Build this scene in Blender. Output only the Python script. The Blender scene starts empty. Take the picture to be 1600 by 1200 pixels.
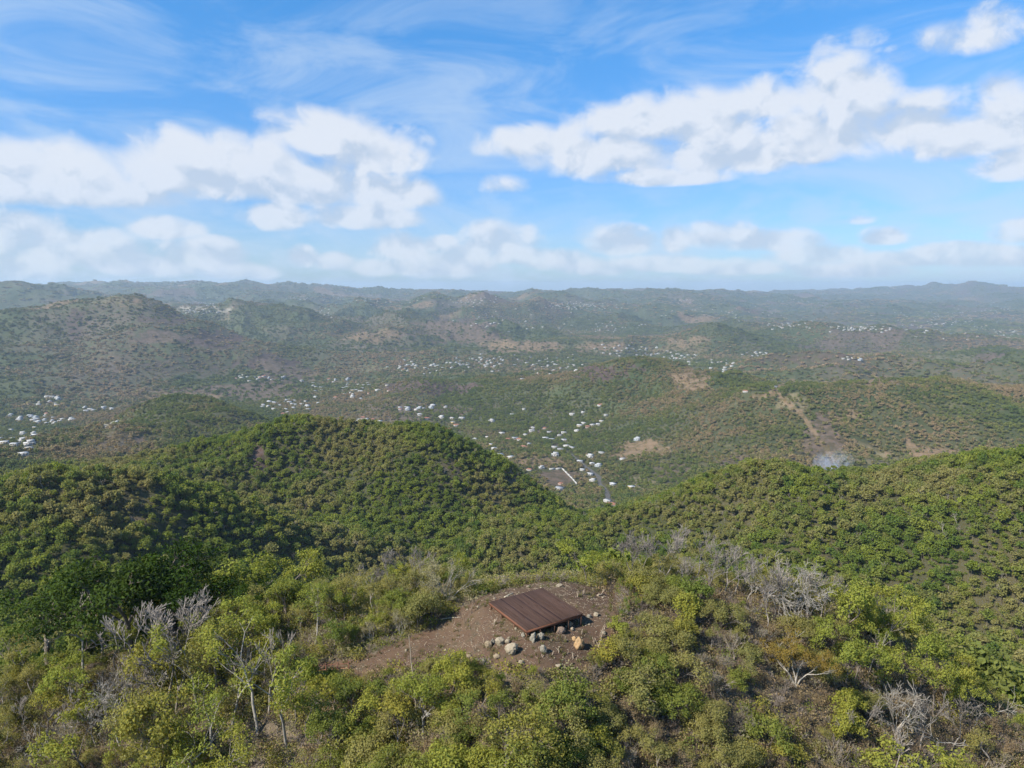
import bpy, math, random
import numpy as np

PI = math.pi
R = math.radians
scene = bpy.context.scene
COL = scene.collection
rng = np.random.default_rng(7)
rnd = random.Random(11)

# ------------------------------------------------------------------ camera
CAM_Z, PITCH, FPX = 27.0, R(7.8), 1101.0          # FPX: focal length in photo pixels (1600 wide)
cam_data = bpy.data.cameras.new('camera')
cam_data.sensor_width = 36.0
cam_data.lens = 36.0 * FPX / 1600.0
cam_data.clip_start = 0.5
cam_data.clip_end = 60000.0
cam = bpy.data.objects.new('camera', cam_data)
cam.location = (0, 0, CAM_Z)
cam.rotation_euler = (R(90) - PITCH, 0, 0)
COL.objects.link(cam)
scene.camera = cam

# ------------------------------------------------------------------ render / view settings
scene.view_settings.view_transform = 'Standard'
scene.view_settings.look = 'None'
EXPO = 0.85
scene.view_settings.exposure = EXPO
scene.view_settings.gamma = 1.0
scene.view_settings.use_curve_mapping = False
cy = scene.cycles
cy.use_adaptive_sampling = True
cy.adaptive_threshold = 0.02
cy.adaptive_min_samples = 24
cy.use_denoising = True
cy.max_bounces = 6
cy.diffuse_bounces = 4
cy.glossy_bounces = 1
cy.transmission_bounces = 2
cy.volume_bounces = 0
cy.transparent_max_bounces = 6
cy.volume_step_rate = 4.0
cy.volume_max_steps = 128
cy.caustics_reflective = False
cy.caustics_refractive = False

SUN_EL, SUN_AZ = R(42), R(-121)                    # azimuth clockwise from +Y (view direction): the sun is on the left, a little behind
SUN_DIR = np.array([math.sin(SUN_AZ) * math.cos(SUN_EL), math.cos(SUN_AZ) * math.cos(SUN_EL), math.sin(SUN_EL)])
SKY_STRENGTH = 0.1


# ------------------------------------------------------------------ node helper
class NT:
    def __init__(s, tree):
        s.t = tree

    def new(s, typ, **kw):
        n = s.t.nodes.new(typ)
        for k, v in kw.items():
            setattr(n, k, v)
        return n

    def put(s, sock, v):
        if isinstance(v, bpy.types.NodeSocket):
            s.t.links.new(v, sock)
        else:
            sock.default_value = (*v, 1.0) if sock.type == 'RGBA' and len(v) == 3 else v

    def math(s, op, a, b=None, c=None, clamp=False):
        n = s.new('ShaderNodeMath', operation=op, use_clamp=clamp)
        for i, v in enumerate((a, b, c)):
            if v is not None:
                s.put(n.inputs[i], v)
        return n.outputs[0]

    def vmath(s, op, a, b=None, c=None):
        n = s.new('ShaderNodeVectorMath', operation=op)
        for i, v in enumerate((a, b, c)):
            if v is not None:
                s.put(n.inputs[i], v)
        return n.outputs['Value'] if op in ('DOT_PRODUCT', 'LENGTH', 'DISTANCE') else n.outputs['Vector']

    def noise(s, vec, scale, detail=4.0, rough=0.55, dims='3D', lac=2.0, dist=0.0):
        n = s.new('ShaderNodeTexNoise', noise_dimensions=dims)
        s.put(n.inputs['Vector'], vec)
        n.inputs['Scale'].default_value = scale
        n.inputs['Detail'].default_value = detail
        n.inputs['Roughness'].default_value = rough
        n.inputs['Lacunarity'].default_value = lac
        n.inputs['Distortion'].default_value = dist
        return n.outputs['Fac']

    def ramp(s, v, lo, hi, a=0.0, b=1.0, smooth=True):
        n = s.new('ShaderNodeMapRange', interpolation_type='SMOOTHSTEP' if smooth else 'LINEAR')
        n.clamp = True
        s.put(n.inputs['Value'], v)
        n.inputs['From Min'].default_value = lo
        n.inputs['From Max'].default_value = hi
        s.put(n.inputs['To Min'], a)
        s.put(n.inputs['To Max'], b)
        return n.outputs['Result']

    def mix(s, f, a, b, mode='MIX'):
        n = s.new('ShaderNodeMix', data_type='RGBA', blend_type=mode)
        n.clamp_factor = True
        s.put(n.inputs[0], f)
        for sock, v in ((n.inputs[6], a), (n.inputs[7], b)):
            s.put(sock, (*v, 1.0) if isinstance(v, tuple) and len(v) == 3 else v)
        return n.outputs[2]

    def xyz(s, x, y, z):
        n = s.new('ShaderNodeCombineXYZ')
        for i, v in enumerate((x, y, z)):
            s.put(n.inputs[i], v)
        return n.outputs[0]


def px_dir(px, py):
    dx, dy = (px - 800.0) / FPX, (600.0 - py) / FPX
    return np.array([dx, math.cos(PITCH) + dy * math.sin(PITCH), -math.sin(PITCH) + dy * math.cos(PITCH)])


# ------------------------------------------------------------------ world: Nishita sky with cumulus
def build_world():
    w = bpy.data.worlds.new('World')
    scene.world = w
    w.use_nodes = True
    t = w.node_tree
    t.nodes.clear()
    n = NT(t)
    out = n.new('ShaderNodeOutputWorld')
    sky = n.new('ShaderNodeTexSky', sky_type='NISHITA')
    sky.sun_disc = False
    sky.sun_elevation = SUN_EL
    sky.sun_rotation = SUN_AZ % (2 * PI)
    sky.altitude = 300
    sky.air_density = 1.0
    sky.dust_density = 0.6
    sky.ozone_density = 2.0
    d = n.new('ShaderNodeTexCoord').outputs['Generated']
    sp = n.new('ShaderNodeSeparateXYZ')
    t.links.new(d, sp.inputs[0])
    az = n.math('ARCTAN2', sp.outputs[0], sp.outputs[1])
    el = n.math('ARCSINE', sp.outputs[2])
    p = n.xyz(az, el, 0.0)
    # cumulus laid out by direction: centre, half width, half height (read off the photograph, kept as angles)
    big = [(490, 215, 80, 42), (595, 245, 75, 48), (400, 258, 85, 44), (275, 255, 72, 44), (450, 295, 190, 40), (590, 305, 95, 36),
           (110, 268, 95, 44), (35, 290, 95, 40), (180, 305, 100, 28), (330, 290, 110, 34),
           (850, 228, 95, 34), (940, 245, 130, 46), (980, 200, 110, 36), (1090, 195, 110, 52), (1190, 165, 70, 36),
           (1310, 150, 75, 52), (1130, 245, 150, 40), (1290, 215, 120, 52), (1430, 205, 75, 48), (1510, 220, 80, 40),
           (1590, 205, 70, 50), (1600, 255, 60, 30), (1040, 278, 100, 18)]
    small = [(260, 360, 44, 20), (25, 370, 65, 34), (105, 395, 105, 34), (430, 340, 48, 28), (565, 342, 85, 26), (320, 398, 60, 24),
             (470, 405, 26, 20), (410, 428, 26, 14), (530, 412, 34, 18), (625, 392, 52, 26), (700, 418, 70, 26), (782, 378, 62, 34), (815, 402, 50, 20),
             (970, 382, 54, 28), (1058, 378, 24, 28), (1110, 372, 58, 26), (1190, 380, 90, 20), (1380, 372, 30, 16), (1420, 408, 90, 14), (1595, 365, 34, 20),
             (1500, 395, 60, 14), (30, 420, 70, 30), (180, 410, 60, 22), (250, 420, 60, 20), (370, 425, 50, 16), (600, 420, 60, 18), (870, 410, 60, 20), (930, 420, 60, 18), (1030, 415, 70, 16), (1150, 420, 80, 16), (1280, 400, 60, 18), (1330, 425, 80, 14), (1560, 405, 60, 18), (690, 385, 30, 16), (720, 405, 50, 22)]

    wisp = [(1405, 90, 36, 14), (1296, 78, 24, 26), (1352, 62, 24, 20), (1340, 345, 30, 8)]

    tuft = [(1530, 60, 66, 24), (1545, 32, 30, 22), (1572, 145, 30, 22), (795, 292, 40, 18)]

    def field(vec, blobs):
        acc = None
        for (cx, cy_, rx, ry) in blobs:
            q = px_dir(cx, cy_)
            a0, e0 = math.atan2(q[0], q[1]), math.atan2(q[2], math.hypot(q[0], q[1]))
            wx, wy = 1.18 * rx / FPX, 1.18 * ry / FPX
            v = n.vmath('MULTIPLY_ADD', vec, (1 / wx, 1 / wy, 0), (-a0 / wx, -e0 / wy, 0))
            v = n.vmath('MINIMUM', v, n.vmath('MULTIPLY', v, (1, 1.7, 1)))       # flatter undersides
            dd = n.vmath('DOT_PRODUCT', v, v)
            acc = dd if acc is None else n.math('SMOOTH_MIN', acc, dd, 0.35)
        return n.math('SUBTRACT', 1.0, n.math('MINIMUM', acc, 3.0))

    off = (-0.018, 0.030, 0.0)
    def closure(c):
        b = n.new('ShaderNodeBackground')
        b.inputs['Strength'].default_value = SKY_STRENGTH
        n.put(b.inputs['Color'], c)
        return b.outputs[0]

    K = 1.0 / SKY_STRENGTH / 2 ** EXPO
    pn = n.vmath('MULTIPLY', p, (1.0, 1.9, 1.0))
    tint = n.mix(n.ramp(el, 0.02, 0.42), (0.44, 0.61, 0.88), (0.34, 0.84, 1.18))
    base = n.mix(1.0, sky.outputs[0], tint, 'MULTIPLY')

    def clouds(D, puff, relief, bulk):
        body = n.math('ADD', n.math('MULTIPLY', D, 1.8), n.math('MULTIPLY', n.math('SUBTRACT', puff, 0.48), 2.7))
        alpha = n.math('MULTIPLY', n.ramp(body, -0.20, 1.35), n.ramp(D, -0.55, 0.12))
        veil_p = n.vmath('MULTIPLY', p, (2.2, 7.0, 1.0))
        vn = n.noise(veil_p, 1.7, 6.0, 0.62, '2D', dist=0.6)
        veil = n.math('MULTIPLY', n.ramp(vn, 0.34, 0.74), n.ramp(el, 0.44, 0.26, 0.14, 0.55))
        band = n.math('MULTIPLY', n.ramp(n.noise(n.vmath('MULTIPLY', p, (6, 12, 1)), 2.0, 6.0, 0.6, '2D'), 0.36, 0.72), n.ramp(el, 0.20, 0.02, 0.0, 0.70))
        thin = n.math('MAXIMUM', veil, band)
        inside = n.ramp(D, -0.4, 0.3)
        tone = n.math('MULTIPLY', relief, 3.5)
        if bulk is not None:
            tone = n.math('ADD', tone, bulk)
        shade = n.math('ADD', 0.56, n.math('MULTIPLY', tone, inside), clamp=True)
        lit = n.mix(shade, (0.56 * K, 0.66 * K, 0.81 * K), (0.80 * K, 0.85 * K, 0.935 * K))
        fade = n.ramp(el, 0.0, 0.20, 0.70, 0.94)
        c1 = n.mix(thin, base, (0.60 * K, 0.74 * K, 0.92 * K))
        return n.mix(n.math('MULTIPLY', alpha, fade), c1, lit)

    # (a) the part of the sky the photograph shows
    off = (-0.018, 0.030, 0.0)
    fb = field(p, big)
    D = n.math('MAXIMUM', fb, n.math('MULTIPLY', field(p, small), 1.0))
    D = n.math('MAXIMUM', D, n.math('MULTIPLY', field(p, tuft), 0.5))
    D = n.math('MAXIMUM', D, n.math('SUBTRACT', n.math('MULTIPLY', field(p, wisp), 0.5), 0.12))
    bulk = n.math('MULTIPLY', n.math('SUBTRACT', fb, field(n.vmath('ADD', p, (-0.03, 0.045, 0.0)), big)), n.ramp(fb, -0.3, 0.4, 0.0, 0.48))
    def puffs(vec, det):
        """billows: fractal noise with rounded cells, roughly as high as wide"""
        wz = n.noise(vec, 11.0, 2.0, 0.5, '2D')
        q = n.vmath('ADD', n.vmath('MULTIPLY', vec, (1.0, 1.25, 1.0)), n.xyz(n.math('MULTIPLY', wz, 0.05), n.math('MULTIPLY', wz, -0.05), 0.0))
        f = n.noise(q, 13.0, det, 0.62, '2D')
        v = n.new('ShaderNodeTexVoronoi', voronoi_dimensions='2D', feature='SMOOTH_F1')
        n.put(v.inputs['Vector'], n.vmath('ADD', q, n.xyz(n.math('MULTIPLY', f, 0.05), n.math('MULTIPLY', f, 0.04), 0.0)))
        v.inputs['Scale'].default_value = 24.0
        v.inputs['Smoothness'].default_value = 0.6
        v2 = n.math('MULTIPLY', n.math('SUBTRACT', 0.36, v.outputs['Distance']), 0.42)
        return n.math('ADD', f, v2)
    f1 = puffs(p, 10.0)
    f2 = puffs(n.vmath('ADD', p, (-0.012, 0.020, 0.0)), 6.0)
    seen = closure(clouds(D, f1, n.math('SUBTRACT', f1, f2), bulk))
    # (b) all round it: the same kind of scattered cumulus from noise alone
    g1 = n.noise(pn, 15.0, 4.0, 0.56, '2D')
    wide = n.noise(n.vmath('ADD', pn, (3.1, 1.7, 0)), 3.2, 2.0, 0.5, '2D')
    fw = n.math('ADD', n.math('MULTIPLY', n.math('SUBTRACT', wide, 0.58), 5.0), n.ramp(el, 0.55, 0.15, -2.0, 0.0))
    rest = closure(clouds(fw, g1, n.math('SUBTRACT', g1, 0.5), None))
    low = closure((0.22 * K, 0.28 * K, 0.34 * K))
    inframe = n.math('MULTIPLY', n.math('LESS_THAN', n.math('ABSOLUTE', az), 0.80), n.math('LESS_THAN', el, 0.52))
    m1 = n.new('ShaderNodeMixShader')
    n.put(m1.inputs[0], inframe)
    n.put(m1.inputs[1], rest)
    n.put(m1.inputs[2], seen)
    m2 = n.new('ShaderNodeMixShader')
    n.put(m2.inputs[0], n.math('LESS_THAN', el, -0.04))
    n.put(m2.inputs[1], m1.outputs[0])
    n.put(m2.inputs[2], low)
    n.put(out.inputs['Surface'], m2.outputs[0])


build_world()

sun_data = bpy.data.lights.new('sun', 'SUN')
sun_data.energy = 4.8
sun_data.angle = R(0.5)
sun_data.color = (1.0, 0.93, 0.82)
sun = bpy.data.objects.new('sun', sun_data)
sun.rotation_euler = (R(90) - SUN_EL, 0, -SUN_AZ + PI)
sun.location = (-200, -100, 300)
COL.objects.link(sun)


# ------------------------------------------------------------------ numpy noise
_perm = np.random.default_rng(3).permutation(256)
_perm = np.concatenate([_perm, _perm, _perm])
_ga = np.random.default_rng(4).uniform(0, 2 * PI, 256)
_gx, _gy = np.cos(_ga), np.sin(_ga)


def perlin(x, y):
    xi, yi = np.floor(x).astype(np.int64), np.floor(y).astype(np.int64)
    xf, yf = x - xi, y - yi
    xi &= 255
    yi &= 255

    def g(ix, iy, dx, dy):
        h = _perm[_perm[ix & 255] + (iy & 255)]
        return _gx[h] * dx + _gy[h] * dy
    u = xf * xf * xf * (xf * (xf * 6 - 15) + 10)
    v = yf * yf * yf * (yf * (yf * 6 - 15) + 10)
    a = g(xi, yi, xf, yf) * (1 - u) + g(xi + 1, yi, xf - 1, yf) * u
    b = g(xi, yi + 1, xf, yf - 1) * (1 - u) + g(xi + 1, yi + 1, xf - 1, yf - 1) * u
    return (a * (1 - v) + b * v) * 1.5


def fbm(x, y, n=4):
    s, a, t = 0.0, 1.0, 0.0
    for i in range(n):
        s = s + a * perlin(x * 2 ** i + 17.3 * i, y * 2 ** i - 9.1 * i)
        t += a
        a *= 0.5
    return s / t


def sstep(a, b, x):
    t = np.clip((x - a) / (b - a), 0, 1)
    return t * t * (3 - 2 * t)


# ------------------------------------------------------------------ terrain from surveyed points: (photo px, photo py, forward distance)
def row_tan(py):
    return math.tan(PITCH + math.atan((py - 600.0) / FPX))


CP = [  # the knoll with the clearing
    (480, 1050, 55.5), (600, 1012, 56.8), (690, 962, 59.7), (740, 940, 60.5), (800, 1045, 50.3), (650, 1040, 53.6), (880, 909, 65.5), (800, 917, 64.2), (950, 930, 63.2), (950, 1010, 54.2),
    (880, 1050, 50.4), (800, 1120, 46.6), (800, 1200, 43.0), (950, 1080, 50.0), (950, 1150, 46.6), (640, 1120, 49.5), (640, 1200, 46),
    (400, 1000, 62.6), (200, 1040, 65), (50, 1060, 68), (300, 1120, 55.4), (100, 1150, 57), (100, 1200, 55), (400, 1200, 50.2), (420, 1090, 54.5),
    (1080, 936, 61.0), (1150, 945, 61.5), (1250, 965, 61.9), (1400, 1035, 61), (1520, 1090, 61), (1600, 1130, 62), (1100, 1060, 52.7), (1100, 1200, 46.8), (1300, 1100, 54), (1300, 1200, 49.5), (1500, 1200, 54.3),
    # right slope and spur
    (1600, 705, 300), (1450, 735, 310), (1200, 738, 320), (1300, 745, 322), (1100, 755, 340), (1000, 790, 350), (950, 801, 362), (900, 800, 370), (800, 812, 350), (740, 835, 325),
    (1300, 850, 259), (1300, 800, 279), (1300, 900, 240), (1300, 950, 225), (1550, 1000, 207), (1550, 900, 228), (1550, 800, 252), (1050, 850, 312), (900, 850, 325), (850, 890, 290), (1050, 900, 275),
    # left ridge
    (0, 760, 230), (50, 737, 235), (100, 730, 240), (180, 737, 250), (260, 747, 260), (350, 777, 270), (430, 803, 280), (520, 832, 292), (600, 852, 302), (680, 872, 302),
    (100, 800, 218), (100, 850, 204), (100, 900, 191), (50, 940, 182), (300, 850, 236), (300, 900, 222), (500, 872, 273),
    # middle spur
    (330, 702, 480), (400, 672, 460), (460, 652, 440), (530, 664, 440), (600, 672, 430), (690, 674, 420), (740, 702, 416), (800, 744, 406), (850, 780, 396), (882, 803, 390),
    (690, 760, 374), (760, 790, 370), (810, 800, 378), (740, 740, 396), (680, 830, 343), (540, 760, 385), (450, 740, 400), (400, 790, 360),
    # small hills on the left
    (170, 662, 750), (60, 692, 800), (220, 692, 700), (120, 668, 760), (200, 722, 600), (60, 722, 580), (300, 722, 540), (230, 632, 950), (270, 618, 950), (350, 628, 950), (410, 657, 980), (420, 668, 1000), (310, 690, 640),
    # right middle hill and its slope
    (1390, 590, 1050), (1290, 600, 1020), (1200, 607, 1000), (1100, 597, 1150), (1600, 602, 1000), (1500, 595, 1020), (1250, 680, 850), (1450, 700, 800), (1600, 680, 800), (1050, 680, 980), (1000, 722, 900), (1250, 735, 700), (1500, 722, 690), (1100, 735, 780),
    # central low ridge
    (625, 607, 1450), (716, 593, 1550), (905, 579, 1500), (975, 562, 1500), (1050, 575, 1300), (830, 640, 1250), (940, 660, 1150), (640, 640, 1250), (760, 690, 1030), (527, 650, 1260), (820, 595, 1480),
    # valley floor
    (950, 760, 810), (900, 740, 864), (870, 715, 930), (740, 570, 2120), (560, 605, 1640), (600, 578, 2000), (870, 560, 2300), (1060, 555, 2400), (450, 635, 1370), (60, 655, 1235), (30, 695, 1030), (170, 640, 1330), (680, 660, 1190), (1180, 562, 2200), (380, 600, 1690),
    # bald mountain on the left
    (190, 459, 2300), (60, 482, 2250), (30, 487, 2225), (130, 467, 2295), (252, 472, 2285), (266, 483, 2265), (315, 502, 2225), (392, 531, 2150), (215, 490, 2120), (170, 500, 2080), (340, 530, 2100), (90, 520, 1980), (200, 560, 1800), (380, 570, 1900), (225, 461, 2310), (160, 464, 2290), (280, 492, 2250), (350, 512, 2200), (430, 547, 2100), (500, 582, 1990), (100, 472, 2300), (0, 492, 2200), (240, 522, 1950), (310, 545, 1930), (300, 570, 1820), (60, 560, 1750), (130, 510, 2050), (30, 612, 1450), (250, 592, 1690), (140, 580, 1650),
    # hills behind
    (50, 442, 4200), (0, 450, 4200), (130, 462, 4200), (180, 442, 7500), (300, 444, 7500), (420, 447, 7000), (600, 453, 8000), (750, 456, 9000), (950, 453, 10000), (1050, 461, 10000), (1200, 461, 10000), (1350, 461, 9000), (1440, 457, 9200), (1540, 442, 9500), (1600, 449, 9500),
    (450, 464, 4500), (560, 462, 4500), (650, 464, 4700), (800, 467, 5000), (900, 477, 4800), (1000, 472, 5500), (1150, 467, 6500), (1300, 472, 6500), (500, 490, 3300), (430, 500, 3000), (330, 472, 3800), (400, 480, 3400), (560, 520, 2800), (720, 506, 3000), (660, 530, 2700), (780, 525, 2800),
    (820, 545, 2500), (870, 520, 3200), (950, 530, 2900), (1000, 500, 4000), (1060, 530, 2700), (1150, 545, 2500), (1300, 520, 3200), (1200, 530, 2700), (1300, 562, 1800), (1450, 520, 2800), (1550, 545, 2200), (1590, 520, 3500), (1500, 500, 4500), (1350, 510, 4000), (1500, 572, 1600), (1600, 577, 1600), (620, 490, 3600), (700, 480, 4200), (850, 500, 3900),
    (250, 470, 4500),
]
pts = []
for (px, py, d_) in CP:
    q = px_dir(px, py)
    s_ = d_ / q[1]
    pts.append((q[0] * s_, d_, CAM_Z + q[2] * s_ - (3.0 if d_ > 170 else 0.0)))   # crests seen in the photo are tree tops
# ground under the deck, the dip round the knoll, and what lies outside the frame
DECK = [(1.42, 52.7, -0.78), (5.64, 55.9, -1.02), (2.63, 61.3, -0.5), (-1.81, 57.4, -0.68), (1.97, 56.8, -0.8), (8.5, 55.5, -1.5), (-5, 56, -2.7)]
pts += DECK
for u_, d_, z_ in [(-.6, 90, -30), (-.3, 90, -20), (0, 90, -17), (.3, 90, -18), (.6, 90, -30), (-.6, 130, -48), (-.3, 130, -44), (0, 130, -44), (.3, 130, -45), (.6, 130, -50), (-.3, 180, -66), (0, 180, -72), (.3, 180, -68), (.6, 165, -68), (-.6, 165, -60), (0, 230, -90), (.36, 1350, -168), (.54, 1350, -166), (.24, 1550, -178), (.72, 1350, -160), (.1, 1850, -190),
                   (0, 33, -10.5), (0, 20, -16), (0, 12, -19), (.5, 33, -14), (-.5, 33, -14), (.5, 18, -20), (-.5, 18, -20),
                   (-1.3, 30, -22), (-1.3, 70, -30), (-1.3, 130, -50), (-1.3, 260, -70), (-1.3, 500, -110), (-1.3, 1000, -170), (-1.3, 2000, -120), (-1.3, 5000, -40), (-1.3, 12000, 20),
                   (1.3, 30, -22), (1.3, 70, -32), (1.3, 130, -52), (1.3, 260, -70), (1.3, 500, -110), (1.3, 1000, -150), (1.3, 2000, -150), (1.3, 5000, -120), (1.3, 12000, 0),
                   (-.6, 15000, -60), (0, 15000, -120), (.6, 15000, -80)]:
    pts.append((u_ * d_, d_, z_))
for px_, d_, z_ in [(50, 2900, -120), (150, 2900, -140), (250, 2800, -160), (350, 2750, -180), (450, 2600, -195), (50, 5000, -60),
                    (1600, 430, -100), (1450, 440, -108), (1300, 450, -115), (1150, 460, -118), (1000, 470, -130), (900, 480, -142),
                    (330, 580, -128), (460, 560, -122), (600, 550, -126), (700, 540, -136), (0, 330, -76), (100, 340, -76), (200, 345, -80), (350, 345, -92),
                    (170, 880, -165), (300, 1150, -195), (975, 1850, -200), (905, 1850, -202), (716, 1850, -206), (720, 3400, -172), (500, 3800, -120), (560, 3050, -168), (1200, 3000, -192), (1300, 2050, -192), (1450, 3150, -196), (1550, 2500, -192), (1500, 1850, -186),
                    (450, 5300, -90), (650, 5500, -95), (900, 6000, -115), (1060, 3000, -196), (870, 3500, -196), (330, 4200, -90)]:
    pts.append(((px_ - 800) / FPX / 0.985 * d_, d_, z_))
pts = np.array(pts, float)
far_ = np.hypot(pts[:, 0], pts[:, 1]) > 3900
pts[far_ & (pts[:, 2] < 30), 2] -= 26
LAMS = [1500, 760, 380, 190, 95, 48, 24]


def detail(x, y, zb):
    r = np.hypot(x, y)
    s = np.zeros_like(r)
    for i, L in enumerate(LAMS):
        wx = x + 0.25 * L * perlin(x / L * 0.7 + 5 * i, y / L * 0.7)
        nn = perlin(wx / L + 31.7 * i, y / L + 11.2 * i)
        s += (0.055 + 0.042 * sstep(900, 2000, r) - 0.030 * sstep(3800, 6500, r)) * L * (0.34 - np.abs(nn) * 1.7) * sstep(1.6 * L, 3.6 * L, r)
    f = 0.12 + 0.88 * sstep(-214, -160, zb)
    a = np.arctan2(x, y)
    calm = sstep(-0.78, -0.70, a) * (1 - sstep(-0.32, -0.22, a)) * sstep(1350, 1700, r) * (1 - sstep(2500, 3000, r))
    s *= f * sstep(70, 200, r) * (1 - 0.55 * calm)          # the bald mountain keeps broad, even flanks
    s += 0.10 * fbm(x * 0.45, y * 0.45, 3) * (1 - sstep(70, 150, r)) * sstep(10, 30, r)
    return s


lp = np.stack([np.arctan2(pts[:, 0], pts[:, 1]), np.log(np.hypot(pts[:, 0], pts[:, 1]))], 1)
zc = pts[:, 2] - detail(pts[:, 0], pts[:, 1], pts[:, 2])


def tps_k(d2):
    return 0.5 * d2 * np.log(d2 + 1e-12)


n_ = len(pts)
A_ = np.zeros((n_ + 3, n_ + 3))
A_[:n_, :n_] = tps_k(((lp[:, None, :] - lp[None, :, :]) ** 2).sum(2)) + np.eye(n_) * 2e-5
A_[:n_, n_] = 1
A_[:n_, n_ + 1:] = lp
A_[n_:, :n_] = A_[:n_, n_:].T
w_ = np.linalg.solve(A_, np.concatenate([zc, np.zeros(3)]))

NA, NR = 860, 640
AZ = np.linspace(-R(56), R(56), NA)
LR = np.linspace(math.log(9.0), math.log(17000.0), NR)
ga, gr = np.meshgrid(AZ, LR, indexing='ij')
# thin plate evaluated on a half grid and interpolated
ha, hr = AZ[::2], LR[::2]
base_h = np.zeros((len(ha), len(hr)))
for i, a in enumerate(ha):
    d2 = (a - lp[:, 0])[None, :] ** 2 + (hr[:, None] - lp[:, 1][None, :]) ** 2
    base_h[i] = tps_k(d2) @ w_[:n_] + w_[n_] + w_[n_ + 1] * a + w_[n_ + 2] * hr


def bil(grid, a, l, a0, da, l0, dl):
    fa = np.clip((a - a0) / da, 0, grid.shape[0] - 1.001)
    fl = np.clip((l - l0) / dl, 0, grid.shape[1] - 1.001)
    ia, il = fa.astype(int), fl.astype(int)
    ta, tl = fa - ia, fl - il
    return (grid[ia, il] * (1 - ta) + grid[ia + 1, il] * ta) * (1 - tl) + (grid[ia, il + 1] * (1 - ta) + grid[ia + 1, il + 1] * ta) * tl


BZ = bil(base_h, ga, gr, ha[0], ha[1] - ha[0], hr[0], hr[1] - hr[0])
GX, GY = np.exp(gr) * np.sin(ga), np.exp(gr) * np.cos(ga)
GZ = BZ + detail(GX, GY, BZ)
GZ = np.maximum(GZ, -232 + 0.1 * (GZ + 232))
GZ = np.where(GZ > 120, 120 + 0.5 * (GZ - 120), GZ)
DA, DL = AZ[1] - AZ[0], LR[1] - LR[0]


def ground(x, y):
    x, y = np.asarray(x, float), np.asarray(y, float)
    return bil(GZ, np.arctan2(x, y), np.log(np.hypot(x, y)), AZ[0], DA, LR[0], DL)


def project(x, y, z):
    zz = z - CAM_Z
    f = y * math.cos(PITCH) - zz * math.sin(PITCH)
    up = y * math.sin(PITCH) + zz * math.cos(PITCH)
    return 800 + FPX * x / f, 600 - FPX * up / f


SLOPE = (GZ - CAM_Z) / np.exp(gr)
CMAX = np.maximum.accumulate(SLOPE, axis=1)
PREV = np.concatenate([np.full((NA, 1), -9.0), CMAX[:, :-1]], 1)


def hit(px, py, rmin=0.0):
    """where the sight line through a photo pixel meets the ground: (x, y, z)"""
    q = px_dir(px, py)
    a = math.atan2(q[0], q[1])
    s = q[2] / math.hypot(q[0], q[1])
    ia = int(np.clip(round((a - AZ[0]) / DA), 0, NA - 1))
    ok = np.nonzero((SLOPE[ia] >= s) & (np.exp(LR) > rmin))[0]
    if len(ok) == 0:
        return None
    r = math.exp(LR[ok[0]])
    if ok[0] > 0:
        s0, s1 = SLOPE[ia, ok[0] - 1], SLOPE[ia, ok[0]]
        r = math.exp(LR[ok[0] - 1] + DL * (s - s0) / max(s1 - s0, 1e-9)) if s1 > s > s0 else r
    x, y = r * math.sin(a), r * math.cos(a)
    return x, y, float(ground(x, y))


def visible(x, y, h, margin=0.0):
    """is something h metres tall at x, y above the ground in front of it"""
    a, l = np.arctan2(x, y), np.log(np.hypot(x, y))
    z = ground(x, y) + h
    pm = bil(PREV, a, l - 2 * DL, AZ[0], DA, LR[0], DL)
    return (z - CAM_Z) / np.exp(l) >= pm - margin


# hollows hold the trees: how far the ground lies below its surroundings
def box_blur(a, k0, k1):
    for ax, k in ((0, k0), (1, k1)):
        pw = [(0, 0), (0, 0)]
        pw[ax] = (k + 1, k)
        c = np.cumsum(np.pad(a, pw, mode='edge'), axis=ax)
        n0 = a.shape[ax]
        hi_, lo_ = [slice(None)] * 2, [slice(None)] * 2
        hi_[ax], lo_[ax] = slice(2 * k + 1, 2 * k + 1 + n0), slice(0, n0)
        a = (c[tuple(hi_)] - c[tuple(lo_)]) / (2 * k + 1)
    return a


HOLLOW = (box_blur(box_blur(GZ, 14, 3), 14, 3) - GZ) / (0.035 * np.exp(gr))

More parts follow.
